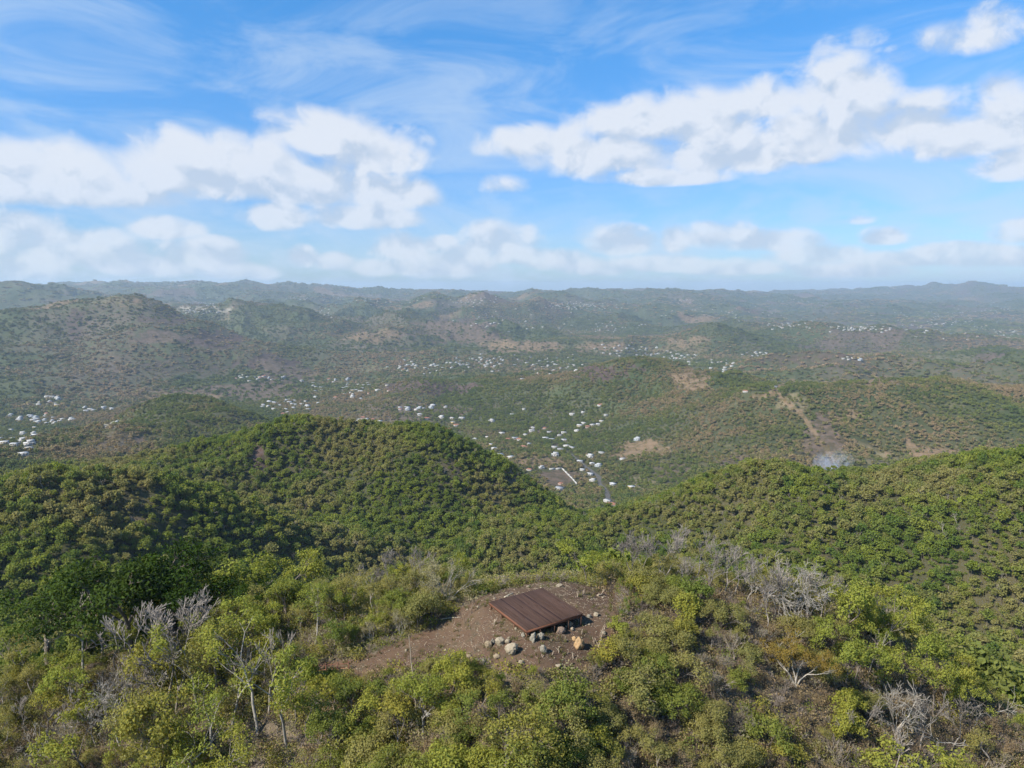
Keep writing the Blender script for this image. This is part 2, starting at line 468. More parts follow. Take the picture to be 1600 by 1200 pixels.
# bare, brown and cut ground, plus shade painted on the bald mountain: photo ellipses / tracks laid on the ground they cover
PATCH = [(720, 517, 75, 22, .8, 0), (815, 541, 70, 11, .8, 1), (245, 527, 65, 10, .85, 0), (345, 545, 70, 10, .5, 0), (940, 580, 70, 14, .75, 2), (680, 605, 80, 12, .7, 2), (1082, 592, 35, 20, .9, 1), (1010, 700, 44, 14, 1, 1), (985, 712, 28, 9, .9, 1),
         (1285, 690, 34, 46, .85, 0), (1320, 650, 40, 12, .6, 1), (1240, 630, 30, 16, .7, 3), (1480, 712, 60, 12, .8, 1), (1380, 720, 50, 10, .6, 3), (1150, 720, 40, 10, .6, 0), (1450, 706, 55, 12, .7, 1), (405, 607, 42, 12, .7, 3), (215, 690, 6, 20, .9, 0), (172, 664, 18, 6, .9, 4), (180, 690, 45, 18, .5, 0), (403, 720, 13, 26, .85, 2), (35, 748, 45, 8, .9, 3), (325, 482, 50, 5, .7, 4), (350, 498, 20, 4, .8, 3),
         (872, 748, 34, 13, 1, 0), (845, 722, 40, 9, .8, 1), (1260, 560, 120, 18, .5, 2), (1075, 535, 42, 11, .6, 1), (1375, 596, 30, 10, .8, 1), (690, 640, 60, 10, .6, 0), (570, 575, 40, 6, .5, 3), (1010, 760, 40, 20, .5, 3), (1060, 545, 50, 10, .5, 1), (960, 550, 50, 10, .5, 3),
         (1490, 560, 80, 8, .5, 3), (620, 655, 50, 8, .5, 0), (330, 655, 60, 14, .35, 0), (250, 655, 30, 8, .4, 0), (640, 530, 40, 10, .4, 0), (1440, 545, 60, 10, .35, 1), (1540, 470, 40, 6, .4, 1), (190, 470, 60, 10, .5, 3), (280, 700, 60, 12, .3, 2), (215, 812, 20, 6, .7, 1), (700, 735, 40, 30, .45, 0), (760, 760, 25, 40, .4, 0), (905, 805, 30, 8, .5, 3), (1270, 745, 40, 6, .7, 1), (500, 560, 60, 8, .4, 0), (880, 540, 40, 6, .5, 3), (1320, 545, 60, 8, .4, 0), (1150, 690, 50, 30, .35, 3), (1060, 740, 60, 22, .5, 0), (1350, 650, 80, 18, .35, 0), (1500, 640, 80, 14, .4, 3), (1110, 650, 30, 40, .3, 3), (1400, 670, 60, 20, .35, 0), (1230, 720, 50, 18, .45, 0), (1560, 700, 50, 14, .35, 3), (870, 620, 60, 14, .3, 0), (1180, 640, 40, 16, .35, 3), (440, 520, 40, 14, .45, 0), (130, 520, 30, 30, .35, 0), (60, 540, 40, 20, .3, 3), (400, 560, 60, 12, .4, 0), (330, 530, 60, 15, .7, 2), (420, 566, 60, 13, .7, 2), (255, 500, 40, 13, .6, 2), (285, 572, 80, 20, .5, 2), (118, 500, 16, 30, .6, 2), (180, 560, 40, 20, .45, 0), (810, 745, 40, 18, .5, 0), (640, 600, 60, 14, .5, 2)]  # dark purple-brown ellipses on the bald mountain are shade painted into the ground colour
TRACK = [([(1178, 622), (1212, 614), (1250, 645), (1275, 680), (1300, 715)], 5, 1), ([(1205, 612), (1235, 595), (1255, 600)], 4, 1), ([(1330, 690), (1368, 702), (1382, 716), (1372, 732)], 3.5, 3), ([(1418, 688), (1424, 712), (1470, 720), (1512, 718)], 4, 1), ([(1495, 700), (1515, 718)], 4, 3), ([(1355, 598), (1370, 590), (1395, 592)], 3, 1), ([(228, 676), (212, 708)], 4, 0)]
PXG, PYG = project(GX, GY, GZ)
RG = np.exp(gr)
BARE_SHADE = np.zeros_like(GZ)
HUE = np.zeros_like(GZ)
wob = fbm(PXG * 0.03, PYG * 0.09, 4)
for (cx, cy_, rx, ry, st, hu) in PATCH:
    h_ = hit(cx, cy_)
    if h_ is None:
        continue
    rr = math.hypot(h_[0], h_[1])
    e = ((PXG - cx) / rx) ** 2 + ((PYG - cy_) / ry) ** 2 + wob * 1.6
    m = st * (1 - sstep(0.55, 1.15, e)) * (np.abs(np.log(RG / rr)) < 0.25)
    HUE = np.where(m > BARE_SHADE, hu, HUE)
    BARE_SHADE = np.maximum(BARE_SHADE, m)
for (poly, wd, hu) in TRACK:
    for (x0, y0), (x1, y1) in zip(poly[:-1], poly[1:]):
        h_ = hit((x0 + x1) / 2, (y0 + y1) / 2)
        if h_ is None:
            continue
        rr = math.hypot(h_[0], h_[1])
        L2 = (x1 - x0) ** 2 + (y1 - y0) ** 2
        tt = np.clip(((PXG - x0) * (x1 - x0) + (PYG - y0) * (y1 - y0)) / L2, 0, 1)
        e = np.hypot(PXG - x0 - tt * (x1 - x0), (PYG - y0 - tt * (y1 - y0)) * 1.3) / wd + wob * 0.6
        m = 0.95 * (1 - sstep(0.6, 1.2, e)) * (np.abs(np.log(RG / rr)) < 0.3)
        HUE = np.where(m > BARE_SHADE, hu, HUE)
        BARE_SHADE = np.maximum(BARE_SHADE, m)
# a general scatter of thin, dry and cut ground on the far hills
dry = sstep(0.10, 0.34, fbm(GX / 420.0 + 3, GY / 420.0, 5)) * sstep(700, 1600, RG) * 0.78
HUE = np.where(dry > BARE_SHADE, np.where(fbm(GX / 900.0, GY / 900.0, 2) > 0, 1, 0), HUE)
BARE_SHADE = np.maximum(BARE_SHADE, dry)

# the clearing on the knoll
CLEAR_PX = [(487, 1042), (560, 1034), (610, 1013), (660, 991), (700, 964), (750, 940), (790, 918), (840, 909), (900, 907), (962, 922), (957, 960), (952, 1010), (925, 1035), (880, 1052), (800, 1046), (740, 1030), (690, 1029), (640, 1041), (560, 1050), (487, 1060)]
CLEAR = []
for (px, py) in CLEAR_PX:
    d_ = np.interp(py, [905, 920, 960, 1010, 1060], [65.5, 63.5, 59.5, 56.0, 53.0]) if py < 930 else None
    if d_ is None:
        h_ = hit(px, py, 40)
        CLEAR.append((h_[0], h_[1]) if h_[1] < 75 else (px_dir(px, py)[0] / px_dir(px, py)[1] * 62, 62))
    else:
        q = px_dir(px, py)
        CLEAR.append((q[0] / q[1] * d_, d_))
CLEAR = np.array(CLEAR)


def poly_sd(x, y, P):
    """signed distance to polygon, negative inside"""
    x, y = np.asarray(x, float), np.asarray(y, float)
    best = np.full(x.shape, 1e9)
    ins = np.zeros(x.shape, bool)
    for i in range(len(P)):
        (x0, y0), (x1, y1) = P[i], P[(i + 1) % len(P)]
        L2 = (x1 - x0) ** 2 + (y1 - y0) ** 2
        t = np.clip(((x - x0) * (x1 - x0) + (y - y0) * (y1 - y0)) / L2, 0, 1)
        best = np.minimum(best, np.hypot(x - x0 - t * (x1 - x0), y - y0 - t * (y1 - y0)))
        c = ((y0 > y) != (y1 > y)) & (x < (x1 - x0) * (y - y0) / (y1 - y0 + 1e-12) + x0)
        ins ^= c
    return np.where(ins, -best, best)


near = RG < 90
SD = np.full(GZ.shape, 99.0)
SD[near] = poly_sd(GX[near], GY[near], CLEAR)
m = np.where(near, 1 - sstep(-0.3, 1.0, SD + 0.8 * fbm(GX * 0.8, GY * 0.8, 3)), 0)
HUE = np.where(m > 0.02, 5, HUE)
BARE_SHADE = np.maximum(BARE_SHADE, m)


# ------------------------------------------------------------------ mesh helpers
def mesh_np(name, V, F, mats, midx=None, smooth=False):
    V, F = np.asarray(V, np.float32), np.asarray(F, np.int32)
    k = F.shape[1]
    me = bpy.data.meshes.new(name)
    me.vertices.add(len(V))
    me.vertices.foreach_set('co', V.ravel())
    me.loops.add(F.size)
    me.loops.foreach_set('vertex_index', F.ravel())
    me.polygons.add(len(F))
    me.polygons.foreach_set('loop_start', np.arange(len(F), dtype=np.int32) * k)
    me.polygons.foreach_set('loop_total', np.full(len(F), k, np.int32))
    for mt in mats:
        me.materials.append(mt)
    if midx is not None:
        me.polygons.foreach_set('material_index', np.asarray(midx, np.int32))
    if smooth:
        me.polygons.foreach_set('use_smooth', np.ones(len(F), bool))
    me.update(calc_edges=True)
    return me


def obj(name, me, parent=None, loc=None, **tags):
    o = bpy.data.objects.new(name, me)
    COL.objects.link(o)
    if parent is not None:
        o.parent = parent
    if loc is not None:
        o.location = loc
    for k, v in tags.items():
        if v is not None:
            o[k] = v
    return o


def empty(name, loc, rotz=0, **tags):
    o = obj(name, None, None, loc, **tags)
    o.rotation_euler = (0, 0, rotz)
    o.empty_display_size = 0.5
    return o


class Box:
    """collects boxes (any orientation) into one mesh"""
    def __init__(s):
        s.v, s.f, s.m = [], [], []

    def add(s, c, size, mi=0, rot=None, taper=1.0):
        c = np.array(c, float)
        h = np.array(size, float) / 2
        k = len(s.v)
        for dz in (-1, 1):
            for dx, dy in ((-1, -1), (1, -1), (1, 1), (-1, 1)):
                tpr = taper if dz > 0 else 1.0
                p = np.array([dx * h[0] * tpr, dy * h[1] * tpr, dz * h[2]])
                if rot is not None:
                    p = rot @ p
                s.v.append(c + p)
        for q in ((3, 2, 1, 0), (4, 5, 6, 7), (0, 1, 5, 4), (1, 2, 6, 5), (2, 3, 7, 6), (3, 0, 4, 7)):
            s.f.append([k + i for i in q])
            s.m.append(mi)
        return s

    def quad(s, a, b, c, d, mi=0):
        k = len(s.v)
        s.v += [np.array(p, float) for p in (a, b, c, d)]
        s.f.append([k, k + 1, k + 2, k + 3])
        s.m.append(mi)

    def mesh(s, name, mats):
        return mesh_np(name, np.array(s.v), np.array(s.f), mats, s.m)


def rotz(a):
    c, s_ = math.cos(a), math.sin(a)
    return np.array([[c, -s_, 0], [s_, c, 0], [0, 0, 1]])


def tubes(P0, P1, R0, R1, k=5):
    """open tapered prisms for many segments at once -> V, F"""
    P0, P1 = np.asarray(P0, float), np.asarray(P1, float)
    R0, R1 = np.asarray(R0, float), np.asarray(R1, float)
    d = P1 - P0
    d /= np.linalg.norm(d, axis=1, keepdims=True) + 1e-9
    ref = np.where(np.abs(d[:, 2:3]) > 0.9, np.array([[1.0, 0, 0]]), np.array([[0, 0, 1.0]]))
    a = np.cross(d, ref)
    a /= np.linalg.norm(a, axis=1, keepdims=True)
    b = np.cross(d, a)
    th = np.arange(k) * 2 * PI / k
    ring = a[:, None, :] * np.cos(th)[None, :, None] + b[:, None, :] * np.sin(th)[None, :, None]
    V = np.concatenate([P0[:, None, :] + ring * R0[:, None, None], P1[:, None, :] + ring * R1[:, None, None]], 1)
    n = len(P0)
    i = np.arange(k)
    f = np.stack([i, (i + 1) % k, k + (i + 1) % k, k + i], 1)
    F = f[None] + (np.arange(n) * 2 * k)[:, None, None]
    return V.reshape(-1, 3), F.reshape(-1, 4)


def leaves(C, size, out, rg, wr=0.55, up=0.4):
    """diamond leaves at C, normals pushed along out -> V, F"""
    n = len(C)
    nrm = rg.normal(size=(n, 3)) * 0.8 + out + np.array([0, 0, up])
    nrm /= np.linalg.norm(nrm, axis=1, keepdims=True)
    t = np.cross(nrm, rg.normal(size=(n, 3)))
    t /= np.linalg.norm(t, axis=1, keepdims=True)
    b = np.cross(nrm, t)
    l = (size * rg.uniform(0.65, 1.35, n))[:, None]
    V = np.stack([C - t * l * .5, C + b * l * wr * .5, C + t * l * .5, C - b * l * wr * .5], 1).reshape(-1, 3)
    F = np.arange(4 * n).reshape(n, 4)
    return V, F


# ------------------------------------------------------------------ materials
def new_mat(name):
    m_ = bpy.data.materials.new(name)
    m_.use_nodes = True
    m_.node_tree.nodes.clear()
    n = NT(m_.node_tree)
    out = n.new('ShaderNodeOutputMaterial')
    return m_, n, out


def pos_of(n):
    return n.new('ShaderNodeNewGeometry').outputs['Position']


def simple_mat(name, col, var=0.25, scale=3.0, rough=0.85, stretch=None, col2=None, bump=0.0, rnd_amt=0.0, obj_space=False):
    m_, n, out = new_mat(name)
    p = n.new('ShaderNodeTexCoord').outputs['Object'] if obj_space else pos_of(n)
    if stretch:
        p = n.vmath('MULTIPLY', p, stretch)
    f = n.noise(p, scale, 6.0, 0.6)
    c2 = col2 or tuple(c * (1 - var) for c in col)
    c = n.mix(n.ramp(f, 0.3, 0.7), col, c2)
    if rnd_amt:
        ri = n.new('ShaderNodeObjectInfo').outputs['Random']
        k = n.math('ADD', 1 - rnd_amt, n.math('MULTIPLY', ri, 2 * rnd_amt))
        c = n.mix(1.0, c, n.xyz(k, k, k), 'MULTIPLY')
    b = n.new('ShaderNodeBsdfPrincipled')
    n.put(b.inputs['Base Color'], c)
    b.inputs['Roughness'].default_value = rough
    b.inputs['Specular IOR Level'].default_value = 0.25
    if bump:
        bn = n.new('ShaderNodeBump')
        bn.inputs['Strength'].default_value = 0.6
        bn.inputs['Distance'].default_value = bump
        n.put(bn.inputs['Height'], f)
        n.put(b.inputs['Normal'], bn.outputs[0])
    n.put(out.inputs['Surface'], b.outputs[0])
    return m_


def leaf_mat(name, a, b, c, trans=0.35, wide=None, wide_scale=0.02, leaf_var=0.5):
    """foliage: a..b per plant, leaf by leaf towards c; `wide` is a drier tone that drifts over the hillside"""
    m_, n, out = new_mat(name)
    ri = n.new('ShaderNodeObjectInfo')
    isl = n.new('ShaderNodeNewGeometry').outputs['Random Per Island']
    who = ri.outputs['Random']
    if wide:                           # neighbours in a wood share their tone more than strangers do
        who = n.math('ADD', n.math('MULTIPLY', who, 0.28), n.math('MULTIPLY', n.ramp(n.noise(ri.outputs['Location'], wide_scale * 7, 3.0, 0.6), 0.34, 0.66), 0.72))
    col = n.mix(who, a, b)
    col = n.mix(n.math('MULTIPLY', n.math('POWER', isl, 1.6), leaf_var), col, c)
    if wide:
        w_n = n.noise(ri.outputs['Location'], wide_scale, 4.0, 0.6)
        r2 = n.math('FRACT', n.math('MULTIPLY', ri.outputs['Random'], 37.7))
        w_n = n.math('ADD', w_n, n.math('MULTIPLY', n.math('SUBTRACT', r2, 0.5), 0.16))
        col = n.mix(n.ramp(w_n, 0.44, 0.66), col, wide)
    d = n.new('ShaderNodeBsdfDiffuse')
    t = n.new('ShaderNodeBsdfTranslucent')
    n.put(d.inputs[0], col)
    n.put(t.inputs[0], n.mix(1.0, col, (1.1, 1.05, 0.8), 'MULTIPLY'))
    mx = n.new('ShaderNodeMixShader')
    mx.inputs[0].default_value = trans
    n.put(mx.inputs[1], d.outputs[0])
    n.put(mx.inputs[2], t.outputs[0])
    n.put(out.inputs['Surface'], mx.outputs[0])
    return m_


def ground_mat():
    m_, n, out = new_mat('hillside_ground')
    p = pos_of(n)
    att = n.new('ShaderNodeAttribute', attribute_name='bare').outputs['Fac']
    hue = n.new('ShaderNodeAttribute', attribute_name='soil').outputs['Color']
    dist = n.vmath('LENGTH', p)
    # forest floor / far canopy: patchy greens and dry browns at several sizes
    g1 = n.noise(p, 0.0016, 5.0, 0.6)
    g2 = n.noise(p, 0.012, 5.0, 0.65)
    g3 = n.noise(p, 0.09, 4.0, 0.65)
    green = n.mix(n.ramp(g2, 0.35, 0.65), (0.046, 0.060, 0.025), (0.074, 0.080, 0.036))
    green = n.mix(n.ramp(g1, 0.46, 0.64), green, (0.102, 0.082, 0.060))
    green = n.mix(n.math('MULTIPLY', n.ramp(g3, 0.46, 0.64), 0.8), green, (0.046, 0.062, 0.026))
    litter = n.mix(n.ramp(n.noise(p, 1.6, 6.0, 0.7), 0.35, 0.65), (0.085, 0.066, 0.045), (0.150, 0.120, 0.085))
    floor = n.mix(n.ramp(g2, 0.35, 0.65), (0.042, 0.047, 0.020), (0.070, 0.062, 0.032))
    green = n.mix(n.ramp(dist, 700, 1300), floor, green)
    base = n.mix(n.ramp(dist, 90, 220), litter, green)
    fine = n.noise(p, 5.0, 6.0, 0.7)
    mid = n.noise(p, 0.45, 5.0, 0.6)
    soil = n.mix(n.ramp(fine, 0.3, 0.75), hue, n.mix(1.0, hue, (1.55, 1.5, 1.45), 'MULTIPLY'))
    soil = n.mix(n.math('MULTIPLY', n.ramp(mid, 0.40, 0.62), 0.55), soil, (0.125, 0.088, 0.055))
    soil = n.mix(n.math('MULTIPLY', n.ramp(n.noise(p, 0.9, 5.0, 0.65), 0.52, 0.68), 0.6), soil, (0.050, 0.044, 0.026))
    farsoil = n.mix(n.ramp(g3, 0.40, 0.62), hue, n.mix(1.0, hue, (0.55, 0.62, 0.5), 'MULTIPLY'))
    soil = n.mix(n.ramp(dist, 110, 300), soil, farsoil)
    edge = n.ramp(n.math('ADD', att, n.math('MULTIPLY', n.math('SUBTRACT', n.noise(p, 0.07, 5.0, 0.7), 0.5), 0.8)), 0.22, 0.72)
    nearedge = n.ramp(n.math('ADD', att, n.math('MULTIPLY', n.math('SUBTRACT', mid, 0.5), 0.9)), 0.25, 0.6)
    f = n.mix(n.ramp(dist, 90, 160), n.xyz(nearedge, nearedge, nearedge), n.xyz(edge, edge, edge))
    col = n.mix(f, base, soil)
    b = n.new('ShaderNodeBsdfPrincipled')
    n.put(b.inputs['Base Color'], col)
    b.inputs['Roughness'].default_value = 0.95
    b.inputs['Specular IOR Level'].default_value = 0.1
    b1 = n.new('ShaderNodeBump')
    b1.inputs['Strength'].default_value = 0.9
    n.put(b1.inputs['Distance'], n.ramp(dist, 800, 5000, 0.0, 14.0))
    n.put(b1.inputs['Height'], n.noise(p, 0.05, 5.0, 0.7))
    b2 = n.new('ShaderNodeBump')
    b2.inputs['Strength'].default_value = 0.8
    n.put(b2.inputs['Distance'], n.ramp(dist, 70, 150, 0.10, 0.0))
    n.put(b2.inputs['Height'], fine)
    n.put(b2.inputs['Normal'], b1.outputs[0])
    n.put(b.inputs['Normal'], b2.outputs[0])
    n.put(out.inputs['Surface'], b.outputs[0])
    return m_


M_GROUND = ground_mat()
SOIL_SHADE_TINTS = np.array([(0.118, 0.087, 0.064), (0.178, 0.124, 0.076), (0.084, 0.058, 0.050), (0.165, 0.138, 0.082), (0.27, 0.235, 0.19), (0.076, 0.049, 0.033)])  # soil tints; the dark purple-brown also paints the bald mountain's shaded flank

# ------------------------------------------------------------------ terrain mesh
V = np.stack([GX, GY, GZ], -1).reshape(-1, 3)
ii, jj = np.meshgrid(np.arange(NA - 1), np.arange(NR - 1), indexing='ij')
k0 = (ii * NR + jj).ravel()
F = np.stack([k0, k0 + 1, k0 + NR + 1, k0 + NR], 1)[:, ::-1]
me = mesh_np('hills', V, F, [M_GROUND], smooth=True)
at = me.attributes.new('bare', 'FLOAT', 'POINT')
at.data.foreach_set('value', BARE_SHADE.ravel().astype(np.float32))
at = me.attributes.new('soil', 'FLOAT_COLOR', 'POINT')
sc_ = SOIL_SHADE_TINTS[HUE.ravel().astype(int)]
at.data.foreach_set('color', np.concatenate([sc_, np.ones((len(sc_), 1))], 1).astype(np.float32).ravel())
hills = obj('hills', me, kind='structure', label='wooded hills and valley ground stretching from the cleared knoll to the horizon')

# ------------------------------------------------------------------ plant materials
M_BARK_PALE = simple_mat('pale_bark', (0.38, 0.345, 0.29), 0.45, 6.0, 0.9, (1, 1, .35), rnd_amt=0.15)
M_BARK = simple_mat('brown_bark', (0.20, 0.165, 0.13), 0.45, 6.0, 0.9, (1, 1, .35), rnd_amt=0.2)
M_BARK_GREY = simple_mat('grey_bark', (0.30, 0.262, 0.222), 0.4, 6.0, 0.9, (1, 1, .35), rnd_amt=0.35)
M_TWIG = simple_mat('dry_twig', (0.27, 0.225, 0.185), 0.35, 4.0, 0.95, rnd_amt=0.25)
M_TWIG_BROWN = simple_mat('brown_twig', (0.170, 0.125, 0.088), 0.4, 3.0, 0.95, rnd_amt=0.3)
LEAF = {
    'lush': leaf_mat('fresh_leaves', (0.261, 0.288, 0.054), (0.339, 0.315, 0.059), (0.158, 0.210, 0.048), 0.45),
    'gold': leaf_mat('yellow_leaves', (0.335, 0.294, 0.053), (0.252, 0.246, 0.059), (0.141, 0.156, 0.053), 0.45),
    'green': leaf_mat('green_leaves', (0.167, 0.205, 0.046), (0.250, 0.256, 0.056), (0.096, 0.134, 0.031), 0.45),
    'dark': leaf_mat('dark_leaves', (0.040, 0.069, 0.013), (0.057, 0.084, 0.018), (0.024, 0.042, 0.011), 0.28),
    'olive': leaf_mat('olive_leaves', (0.254, 0.245, 0.079), (0.329, 0.290, 0.091), (0.157, 0.163, 0.062), 0.45),
    'bronze': leaf_mat('bronze_leaves', (0.270, 0.194, 0.048), (0.270, 0.194, 0.048), (0.184, 0.151, 0.049), 0.45),
    'dry': leaf_mat('dry_leaves', (0.353, 0.255, 0.153), (0.283, 0.220, 0.114), (0.200, 0.175, 0.079), 0.45),
    'greygreen': leaf_mat('greyish_leaves', (0.293, 0.275, 0.149), (0.353, 0.310, 0.179), (0.211, 0.204, 0.105), 0.45),
    'rust': leaf_mat('rust_leaves', (0.400, 0.189, 0.081), (0.353, 0.175, 0.091), (0.235, 0.164, 0.069), 0.45),
    'forest': leaf_mat('forest_leaves', (0.094, 0.152, 0.034), (0.273, 0.299, 0.051), (0.092, 0.134, 0.026), 0.45, (0.269, 0.244, 0.092), 0.013),
    'woods': leaf_mat('woodland_leaves', (0.084, 0.119, 0.038), (0.190, 0.204, 0.052), (0.067, 0.092, 0.028), 0.25, (0.279, 0.206, 0.114), 0.0045),
    'farwoods': leaf_mat('far_woodland_leaves', (0.078, 0.110, 0.040), (0.177, 0.190, 0.056), (0.074, 0.094, 0.032), 0.2, (0.279, 0.204, 0.122), 0.0018),
}


# ------------------------------------------------------------------ plant prototypes
def grow(rg, h, r0, depth, stems=1, spread=0.6, first=0.35, ratio=0.72, kids=(2, 4), up=0.25, wig=0.14, lean=0.12, rmin=0.006, side=0.0):
    """branch skeleton: list of (p0, p1, r0, r1, level) and the twig tips"""
    segs, tips = [], []
    stack = []
    for s in range(stems):
        a = rg.uniform(0, 2 * PI)
        tilt = lean if stems == 1 else rg.uniform(0.15, 0.5)
        d = np.array([math.cos(a) * tilt, math.sin(a) * tilt, 1.0])
        stack.append((np.array([math.cos(a), math.sin(a), 0]) * (0.03 if stems > 1 else 0), d / np.linalg.norm(d), h * first * rg.uniform(.85, 1.15), r0, 0))
    while stack:
        p, d, L, r, lv = stack.pop()
        ns = 4 if lv == 0 else (3 if lv < depth - 1 else 2)
        r_end = max(r * 0.70, rmin)
        pos = p
        for i in range(ns):
            d = d + rg.normal(size=3) * wig + np.array([0, 0, up * 0.12])
            d = d / np.linalg.norm(d)
            q = pos + d * L / ns
            segs.append((pos, q, r + (r_end - r) * i / ns, r + (r_end - r) * (i + 1) / ns, lv))
            pos = q
            if lv >= 1 and lv < depth and rg.random() < side:
                stack.append((pos, _turn(rg, d, spread * 1.2, up), L * ratio * rg.uniform(.5, .9), r_end * 0.6, lv + 1))
        if lv < depth:
            for k in range(int(rg.integers(*kids))):
                stack.append((pos, _turn(rg, d, spread, up), L * ratio * rg.uniform(.7, 1.2), r_end * (0.85 if k == 0 else 0.62), lv + 1))
        else:
            tips.append(pos)
    return segs, np.array(tips)


def _turn(rg, d, spread, up):
    v = rg.normal(size=3)
    v -= d * v.dot(d)
    v /= np.linalg.norm(v) + 1e-9
    a = spread * rg.uniform(0.5, 1.35)
    n = d * math.cos(a) + v * math.sin(a) + np.array([0, 0, up * 0.35])
    return n / np.linalg.norm(n)


def seg_mesh(name, segs, mat, rmin, k_hi=6, k_lo=3):
    big = [s for s in segs if s[2] > 0.035]
    thin = [s for s in segs if s[2] <= 0.035]
    Vs, Fs, o = [], [], 0
    for lst, k in ((big, k_hi), (thin, k_lo)):
        if lst:
            v, f = tubes([s[0] for s in lst], [s[1] for s in lst], np.maximum([s[2] for s in lst], rmin), np.maximum([s[3] for s in lst], rmin), k)
            Vs.append(v)
            Fs.append(f + o)
            o += len(v)
    if not Vs:
        return None
    return mesh_np(name, np.concatenate(Vs), np.concatenate(Fs), [mat], smooth=True)


def crown_pts(rg, tips, per, rad, flat=0.75):
    n = len(tips) * per
    # leaves gather in small sprays round the twig ends, with gaps between them
    dirn = rg.normal(size=(n, 3))
    dirn /= np.linalg.norm(dirn, axis=1, keepdims=True)
    off = dirn * (rad * rg.random(n) ** 0.45)[:, None] * np.array([1, 1, flat])
    return np.repeat(tips, per, 0) + off, dirn


KIND = {}   # kind -> list of (wood mesh, leaf mesh, height)


def make_kind(kind, n, h, r0, depth, leafmat, bark, per, rad, lsize, rmin=0.010, **gk):
    lst = []
    per, lsize = int(per * 1.3), lsize * 0.82
    for v in range(n):
        rg = np.random.default_rng(abs(hash_str(kind)) % 9973 + v * 31)
        segs, tips = grow(rg, h, r0, depth, rmin=0.005, **gk)
        zmax = max(s[1][2] for s in segs)
        sc = (h - rad * 0.5) / zmax
        segs = [(s[0] * sc, s[1] * sc, s[2], s[3], s[4]) for s in segs]
        tips = tips * sc
        wood = seg_mesh(kind + '_wood', segs, bark, rmin)
        leaf = None
        if per:
            keep = tips[rg.random(len(tips)) < 0.93]
            C, dr = crown_pts(rg, keep, per, rad)
            ctr = tips.mean(0)
            out = C - ctr
            out /= np.linalg.norm(out, axis=1, keepdims=True) + 1e-6
            Vv, Ff = leaves(C, lsize, 0.5 * dr + 0.6 * out, rg)
            leaf = mesh_np(kind + '_leaves', Vv, Ff, [LEAF[leafmat]])
        lst.append((wood, leaf, h))
    KIND[kind] = lst


def hash_str(s):
    v = 7
    for c in s:
        v = (v * 131 + ord(c)) % 1000003
    return v


make_kind('lush', 4, 5.5, 0.10, 3, 'lush', M_BARK, 44, 0.56, 0.23, kids=(3, 5), spread=0.75, first=0.34)
make_kind('gold', 3, 5.0, 0.09, 3, 'gold', M_BARK, 38, 0.54, 0.21, kids=(3, 5), spread=0.7, first=0.36)
make_kind('green', 4, 5.2, 0.10, 3, 'green', M_BARK, 48, 0.56, 0.21, kids=(3, 5), spread=0.75, first=0.30)
make_kind('dark', 3, 7.0, 0.17, 3, 'dark', M_BARK, 70, 0.95, 0.26, kids=(4, 6), spread=0.85, first=0.24)
make_kind('olive', 4, 4.8, 0.09, 3, 'olive', M_BARK_GREY, 44, 0.52, 0.16, kids=(3, 5), spread=0.7, first=0.32, side=0.2)
make_kind('sparse', 4, 6.6, 0.11, 3, 'lush', M_BARK_PALE, 40, 0.58, 0.21, kids=(2, 4), spread=0.62, first=0.5, rmin=0.016, side=0.3)
make_kind('multi', 3, 4.2, 0.065, 3, 'greygreen', M_BARK_PALE, 22, 0.36, 0.12, kids=(2, 4), stems=5, spread=0.45, first=0.42, rmin=0.013, side=0.3)
make_kind('bronze', 2, 4.8, 0.075, 3, 'bronze', M_BARK_PALE, 44, 0.38, 0.14, kids=(3, 4), stems=5, spread=0.5, first=0.40, rmin=0.015, side=0.25)
make_kind('bare', 5, 5.0, 0.075, 5, None, M_BARK_GREY, 0, 0.1, 0, kids=(2, 4), spread=0.48, first=0.26, rmin=0.0145, side=0.40, ratio=0.74, up=0.35)
make_kind('barewide', 3, 4.8, 0.085, 5, None, M_BARK_PALE, 0, 0.1, 0, kids=(2, 4), spread=0.70, first=0.20, rmin=0.013, side=0.36, ratio=0.78, up=0.12, wig=0.2)
make_kind('dead', 3, 4.4, 0.070, 3, None, M_BARK_PALE, 0, 0.1, 0, kids=(2, 4), spread=0.75, first=0.40, rmin=0.02, side=0.35, up=0.1, wig=0.22)
make_kind('shrubgreen', 4, 2.3, 0.03, 2, 'lush', M_BARK, 52, 0.42, 0.18, kids=(3, 5), stems=4, spread=0.8, first=0.30)
make_kind('shrubgold', 3, 2.3, 0.03, 2, 'gold', M_BARK, 46, 0.42, 0.17, kids=(3, 5), stems=4, spread=0.8, first=0.30)
make_kind('shrubdark', 3, 2.4, 0.03, 2, 'green', M_BARK, 56, 0.44, 0.17, kids=(3, 5), stems=4, spread=0.8, first=0.28)
make_kind('shrubolive', 4, 2.4, 0.03, 2, 'olive', M_BARK_GREY, 54, 0.40, 0.13, kids=(3, 5), stems=5, spread=0.75, first=0.32, side=0.2)
make_kind('shrubdry', 4, 2.3, 0.03, 3, 'dry', M_TWIG_BROWN, 5, 0.25, 0.10, kids=(2, 4), stems=6, spread=0.6, first=0.34, rmin=0.011, side=0.35)
make_kind('shrubtwig', 3, 2.2, 0.03, 3, 'greygreen', M_TWIG, 3, 0.22, 0.09, kids=(2, 4), stems=6, spread=0.6, first=0.34, rmin=0.011, side=0.4)

